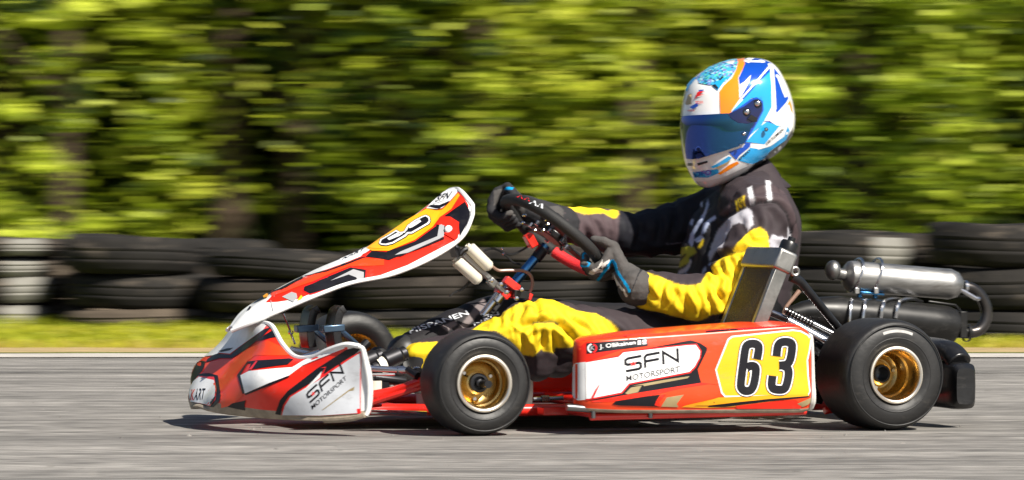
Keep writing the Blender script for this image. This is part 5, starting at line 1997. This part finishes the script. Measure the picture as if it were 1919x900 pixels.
# fine scrollwork printed on the yellow
isy = (colr[:, 0] > .7) & (colr[:, 2] < .1)
for i in np.nonzero(isy)[0]:
    p = sv2[i]
    q1 = noise.noise(Vector((p[0] * 16 + 3, p[1] * 16, p[2] * 16)))
    q2 = noise.noise(Vector((p[0] * 9, p[1] * 9 + 4, p[2] * 9)))
    if abs(q1) < .045 and q2 > -.12:
        colr[i] = (.50, .36, .01)
# soften paint edges a touch
for _ in range(1):
    for ch in range(3):
        colr[:, ch] = .55 * colr[:, ch] + .45 * np.bincount(E_[:, 0], colr[E_[:, 1], ch], minlength=len(sv)) / deg
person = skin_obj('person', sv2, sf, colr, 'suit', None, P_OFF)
person.location = KM @ P_OFF
person.rotation_euler = (0, 0, YAW)
OFF[person.name] = P_OFF
tag(person, 'helmeted person in a black and yellow racing suit gripping the steering wheel of the kart', 'person')

suit_bvh = BVHTree.FromPolygons([Vector(p) for p in sv2], sf)
g = MB()
letter(g, suit_bvh, 'PIISPANEN', *zz('L', [(115, 355), (570, 205), (95, 322)]), 0, .0015)
letter(g, suit_bvh, 'NEN', *zz('L', [(610, 295), (800, 205), (600, 270)]), 0, .0015)
g.build('trouser_lettering', ['pale_grey_print'], person, angle=0)

# collar and shoulder tabs
b = MB()
cc = [K(1398, 322, 0), K(1408, 340, 0), K(1414, 356, 0)]
for i, (c, hd, hw) in enumerate(zip(cc, (.066, .076, .088), (.070, .084, .10))):
    pass
rows = []
for (c, hd, hw) in ((cc[0], .068, .072), (cc[1], .078, .088), (cc[2], .094, .108)):
    rows.append([c + Vector((hd * math.cos(a), hw * math.sin(a), .012 * math.cos(a))) for a in [2 * math.pi * k / 40 for k in range(40)]])
b.grid(rows, closed_v=True)
b_ = b.bvh()
b.build('collar', 'collar_cloth', person, solid=.006)
g = MB()
for dq in ([(632, 690), (632, 735), (655, 760)], [(645, 700), (668, 690), (660, 735), (672, 775)], [(650, 715), (668, 722)]):
    strip(g, b_, zz('H', dq), 3.4, 0, .0025, 0)
g.build('collar_lettering', ['amber_print'], person, angle=0)

# boots
for (an, toe, y) in ((J['nan'], K(738, 672, -.135), 0), (J['fan'], K(708, 668, .09), 0)):
    b = MB()
    heel = an + Vector((-.012, 0, -.05))
    limb(b, [an + Vector((0, 0, .005)), heel + Vector((0, 0, .02))], [.047, .042])
    limb(b, [heel, heel.lerp(toe, .5) + Vector((-.012, 0, 0)), toe], [.036, .036, .027])
    v_, n_, f_ = remeshed(b, .006, 4)
    skin_obj('boot', v_, f_, (.02, .02, .02), 'boot', person, P_OFF)


# ------------------------------------------------------------------ gloved hands round the rim
def hand(deg, wrist, flip, name):
    R = rim_pt(deg)
    rho = (R - SWC).normalized()
    tau = (rim_pt(deg + 4) - rim_pt(deg - 4)).normalized() * flip      # from thumb side towards the little finger
    n = SN
    at = lambda r, h, s: R + rho * r + n * h + tau * s
    b = MB()
    fl = [(-.034, 1.0), (-.012, 1.08), (.011, 1.0), (.033, .84)]
    palm_c = at(.030, .022, 0)
    kn_pts = []
    for s, k in fl:
        knu = at(.036, -.010, s)
        kn_pts.append(knu)
        p1 = at(.020 * k, -.036 * k, s * .98)
        p2 = at(-.014 * k, -.038, s * .95)
        p3 = at(-.032, -.014, s * .92)
        limb(b, [knu, p1], [.0125, .0118], 10, 3)
        limb(b, [p1, p2], [.0116, .0108], 10, 3)
        limb(b, [p2, p3], [.0106, .0090], 10, 3)
    wr_dir = (wrist - palm_c).normalized()
    w0 = palm_c + wr_dir * .062
    for (s, k), kp in zip(fl, kn_pts):
        limb(b, [kp, at(.034, .030, s * .85), w0 + tau * s * .45], [.0135, .0165, .020], 10, 3)
    # thumb: leaves the side of the palm and closes over the driver's side of the rim
    t0 = at(.026, .042, -.030)
    limb(b, [w0 - tau * .014, t0], [.017, .0155], 10, 3)
    limb(b, [t0, at(.006, .036, -.052)], [.0145, .013], 10, 3)
    limb(b, [at(.006, .036, -.052), at(-.020, .026, -.058)], [.0128, .0105], 10, 3)
    # gauntlet
    cuff = wrist + wr_dir * .012
    limb(b, [w0, w0.lerp(cuff, .5), cuff], [.034, .041, .050], 16, 3)
    v_, n_, f_ = remeshed(b, .0028, 3)
    q = pix(v_)
    # cloth creases
    dsp = np.array([noise.noise(Vector(p) * 60) * .0012 + noise.noise(Vector(p) * 140) * .0005 for p in v_])
    v_ = v_ + n_ * dsp[:, None]
    return v_, n_, f_, q


v_, n_, f_, q = hand(130, K(1188, 533, -.212), 1, 'near')
GG, DK, CY, WH = np.array([.075, .070, .067]), np.array([.02, .02, .022]), np.array([.0, .26, .55]), np.array([.62, .6, .56])
c = np.tile(GG, (len(v_), 1))


def gp(pts, col, w=None):
    c[inside_np(q, zz('G', stroke(pts, w, 3) if w else pts))] = col
gp([(-40, 200), (60, 180), (90, 300), (190, 360), (240, 440), (300, 560), (200, 620), (0, 600)], DK)
gp([(185, 355), (250, 340), (270, 370), (230, 385)], DK)
gp([(215, 290), (210, 240), (240, 222), (400, 215)], CY, 26)
gp([(190, 400), (185, 375), (230, 385), (275, 375), (285, 340), (265, 320)], CY, 22)
gp([(380, 560), (440, 480), (500, 400), (555, 320), (590, 345), (620, 440), (680, 530), (740, 620), (775, 700)], CY, 34)
gp([(275, 470), (290, 440), (380, 400), (440, 305), (450, 345), (530, 295), (530, 325), (455, 400), (440, 452), (390, 455), (310, 490)], WH)
gp([(390, 410), (440, 375), (435, 415)], DK)
gp([(560, 470), (580, 455), (600, 520), (640, 580), (700, 650), (750, 740), (730, 760), (660, 650), (600, 600), (565, 540)], WH)
for a_ in ((590, 560), (640, 620), (690, 690)):
    gp([(a_[0] - 14, a_[1]), (a_[0] + 2, a_[1] - 10), (a_[0] + 14, a_[1] + 12), (a_[0], a_[1] + 16)], DK)
gp([(780, 700), (760, 780), (880, 480), (930, 420), (905, 400), (860, 500)], DK)
glove = skin_obj('glove', v_, f_, c, 'glove', person, P_OFF)
v_, n_, f_, q = hand(-50, J['fwr'] + Vector((.01, 0, 0)), -1, 'far')
c = np.tile(DK * 1.3, (len(v_), 1))
for pts, col in (([(100, 110), (150, 95), (240, 90), (200, 200), (130, 270), (100, 300)], GG), ([(220, 400), (300, 300), (350, 240), (470, 300), (480, 370), (430, 430)], GG),
                 ([(770, 300), (880, 290), (940, 340), (940, 450), (860, 400)], GG), ([(225, 90), (260, 65), (340, 75), (330, 100), (230, 105)], CY)):
    c[inside_np(q, zz('S', pts))] = col
skin_obj('glove', v_, f_, c, 'glove', person, P_OFF)

# ------------------------------------------------------------------ helmet
HC = K(*zz('H', [(400, 440)])[0], 0)
prof = zz('H', [(520, 26), (598, 62), (656, 150), (704, 270), (728, 400), (724, 490), (704, 545), (634, 635), (560, 695), (470, 745), (380, 805), (280, 857), (190, 880), (140, 858), (100, 795), (66, 722), (46, 640), (36, 540), (33, 430), (46, 310), (70, 215), (122, 148), (205, 88), (300, 48), (405, 30)])
ring = [K(*p, 0) for p in prof]
dense = sm(ring, 6, closed=True)


def shell(k, wd=.128, nphi=56):
    rows = []
    for i in range(nphi + 1):
        ph = -math.pi / 2 + math.pi * i / nphi
        f = max(math.cos(ph), 1e-4) ** .62
        y = wd * k * math.copysign(abs(math.sin(ph)) ** .92, math.sin(ph))
        # sides narrow towards the chin and the brow
        rows.append([HC + (p - HC) * f * k + Vector((0, y * (1 - .22 * max(0, -(p - HC).normalized().x) * f * f), 0)) for p in dense])
    return rows
b = MB()
b.grid(shell(.986), closed_v=True)
helmet = b.build('helmet', 'helmet_white', person, angle=0)
hb = MB()
hb.grid(shell(.986), closed_v=True)
hel_bvh = hb.bvh()
hb = MB()
hb.grid(shell(1.02, .131), closed_v=True)
vis_bvh = hb.bvh()
g = MB()
HM = ['white_print', 'helmet_cyan', 'helmet_blue', 'helmet_orange', 'helmet_dark', 'helmet_glitter', 'gold_print', 'red_print', 'black_print']


def hd_(pts, mi, off, step=8):
    decal(g, hel_bvh, zz('H', pts), mi, off, step)
hd_([(392, 40), (435, 30), (520, 26), (600, 62), (665, 150), (712, 270), (725, 330), (640, 420), (600, 460), (560, 440), (540, 300), (490, 290), (400, 300), (400, 200), (395, 160), (420, 110), (435, 60)], 2, .0008)
hd_([(430, 20), (480, 22), (500, 35), (470, 48), (440, 42)], 0, .0014)
hd_([(398, 250), (400, 205), (435, 185), (475, 142), (462, 190), (440, 230), (415, 275), (400, 292)], 0, .0014)
hd_([(640, 148), (662, 152), (700, 230), (712, 275), (695, 290), (680, 255), (660, 200)], 0, .0014)
hd_([(600, 72), (620, 95), (632, 250), (638, 360), (600, 440), (560, 440), (608, 350), (604, 200), (598, 95), (520, 180), (440, 270), (355, 365), (345, 380), (320, 392), (400, 300), (500, 190)], 0, .0016)
hd_([(597, 120), (606, 200), (608, 345), (565, 430), (540, 470), (480, 520), (430, 575), (400, 590), (480, 480), (550, 380), (548, 320), (520, 290), (480, 290), (420, 340), (350, 378), (440, 285), (540, 175)], 1, .0020)
hd_([(335, 390), (400, 350), (470, 300), (510, 285), (550, 310), (556, 370), (510, 460), (440, 580), (380, 600), (330, 560)], 2, .0022)
hd_([(568, 430), (632, 378), (640, 380), (600, 438)], 0, .0022)
hd_([(596, 440), (700, 322), (716, 296), (740, 390), (742, 420), (670, 470), (640, 468)], 0, .0020)
hd_([(722, 300), (735, 340), (742, 395), (728, 370), (718, 330), (700, 350)], 3, .0024)
hd_([(440, 575), (540, 470), (575, 445), (660, 470), (560, 590), (490, 580)], 1, .0020)
hd_([(470, 585), (560, 590), (660, 500), (735, 440), (742, 470), (735, 500), (690, 540), (600, 600), (520, 625), (470, 612)], 0, .0018)
letter(g, hel_bvh, 'LARI TUOMINEN', *zz('H', [(574, 596), (684, 500), (568, 580)]), 8, .0026)
hd_([(540, 622), (600, 602), (690, 535), (710, 470), (722, 500), (700, 560), (600, 630), (560, 680), (480, 718), (385, 692), (470, 612)], 1, .0020)
hd_([(440, 580), (480, 582), (462, 610), (400, 660), (380, 690), (350, 660), (330, 640), (420, 610)], 2, .0018)
letter(g, hel_bvh, 'SPEED', *zz('H', [(398, 695), (470, 632), (390, 682)]), 8, .0026)
hd_([(742, 470), (735, 505), (690, 570), (600, 640), (500, 715), (470, 745), (380, 805), (300, 850), (360, 850), (500, 770), (640, 670), (740, 560)], 4, .0020)
hd_([(260, 780), (330, 725), (385, 700), (398, 712), (330, 755), (280, 785)], 3, .0020)
hd_([(100, 800), (215, 790), (300, 745), (390, 690), (470, 716), (475, 720), (300, 800), (180, 830), (120, 830)], 0, .0014)
hd_([(230, 745), (310, 715), (352, 676), (330, 668), (250, 720), (215, 735)], 1, .0018)
hd_([(250, 740), (330, 700), (345, 690), (330, 712), (262, 750)], 6, .0022)
hd_([(100, 770), (180, 762), (262, 750), (270, 775), (200, 805), (110, 805)], 1, .0016)
letter(g, hel_bvh, 'OFO', *zz('H', [(112, 802), (222, 784), (108, 770)]), 2, .0022)
hd_([(66, 712), (95, 712), (98, 728), (70, 728)], 4, .0024)
hd_([(130, 712), (195, 696), (196, 708), (134, 728)], 4, .0024)
hd_([(272, 250), (300, 210), (350, 165), (380, 110), (392, 60), (386, 36), (432, 34), (436, 70), (420, 110), (392, 160), (398, 240), (400, 300), (350, 370), (345, 390), (278, 392)], 3, .0020)
hd_([(140, 195), (120, 160), (205, 92), (300, 52), (388, 36), (392, 60), (380, 108), (350, 150), (320, 180), (270, 200), (210, 210)], 5, .0020)
hd_([(55, 240), (62, 205), (110, 160), (125, 160), (100, 190), (80, 215), (66, 250)], 1, .0020)
hd_([(225, 215), (250, 185), (330, 150), (300, 190), (270, 230), (262, 245)], 1, .0024)
hd_([(268, 172), (296, 152), (300, 158), (276, 182)], 4, .0028)
hd_([(222, 212), (245, 203), (264, 225), (262, 240)], 4, .0028)
hd_([(112, 300), (130, 255), (150, 245), (175, 250), (150, 262), (136, 275)], 7, .0022)
hd_([(140, 240), (172, 238), (170, 245), (140, 250)], 2, .0024)
hd_([(130, 270), (175, 268), (150, 276), (132, 282)], 7, .0024)
letter(g, hel_bvh, 'TDH', *zz('H', [(118, 330), (166, 326), (116, 312)]), 7, .0022)
hd_([(80, 350), (130, 320), (136, 345), (100, 362)], 2, .0020)
letter(g, hel_bvh, 'RACE', *zz('H', [(70, 378), (112, 376), (70, 368)]), 7, .0022)
hd_([(50, 330), (70, 270), (92, 262), (90, 330), (60, 335)], 6, .0016)
g.build('helmet_graphics', HM, helmet, angle=0)
g = MB()
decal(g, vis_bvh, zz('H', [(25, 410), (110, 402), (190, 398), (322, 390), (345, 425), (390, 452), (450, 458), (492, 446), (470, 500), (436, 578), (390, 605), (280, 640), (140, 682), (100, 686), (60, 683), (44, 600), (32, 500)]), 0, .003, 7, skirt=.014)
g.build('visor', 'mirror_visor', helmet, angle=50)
g = MB()
decal(g, vis_bvh, zz('H', [(348, 386), (430, 345), (488, 302), (518, 298), (546, 328), (544, 374), (505, 444), (450, 456), (392, 450), (350, 424), (326, 392)]), 0, .0045, 6, skirt=.014)
g.build('visor_cover', 'visor_cover', helmet, angle=50)
b = MB()
for (p, r, dk) in (((443, 382), .0068, 1), ((512, 328), .0072, 1), ((427, 522), .0050, 0), ((568, 494), .0036, 1), ((404, 594), .003, 0)):
    c0 = cast(vis_bvh, *zz('H', [p])[0], .006)
    d = (KCAM - c0).normalized()
    if dk:
        b.lathe([(r * 1.55, -.004), (r * 1.5, .0015), (r * .9, .002)], 16, c0, dirv=d, mi=1)
    b.lathe([(r, 0), (r * .95, .0035), (r * .6, .005), (0, .0053)], 16, c0, dirv=d)
b.build_each('visor_screw', ['steel', 'black_plastic'], helmet)
g = MB()
decal(g, vis_bvh, zz('H', [(445, 425), (470, 398), (512, 424), (505, 446), (480, 444)]), 0, .009, 6, skirt=.008)
g.build('visor_latch', 'black_plastic', helmet, angle=50)
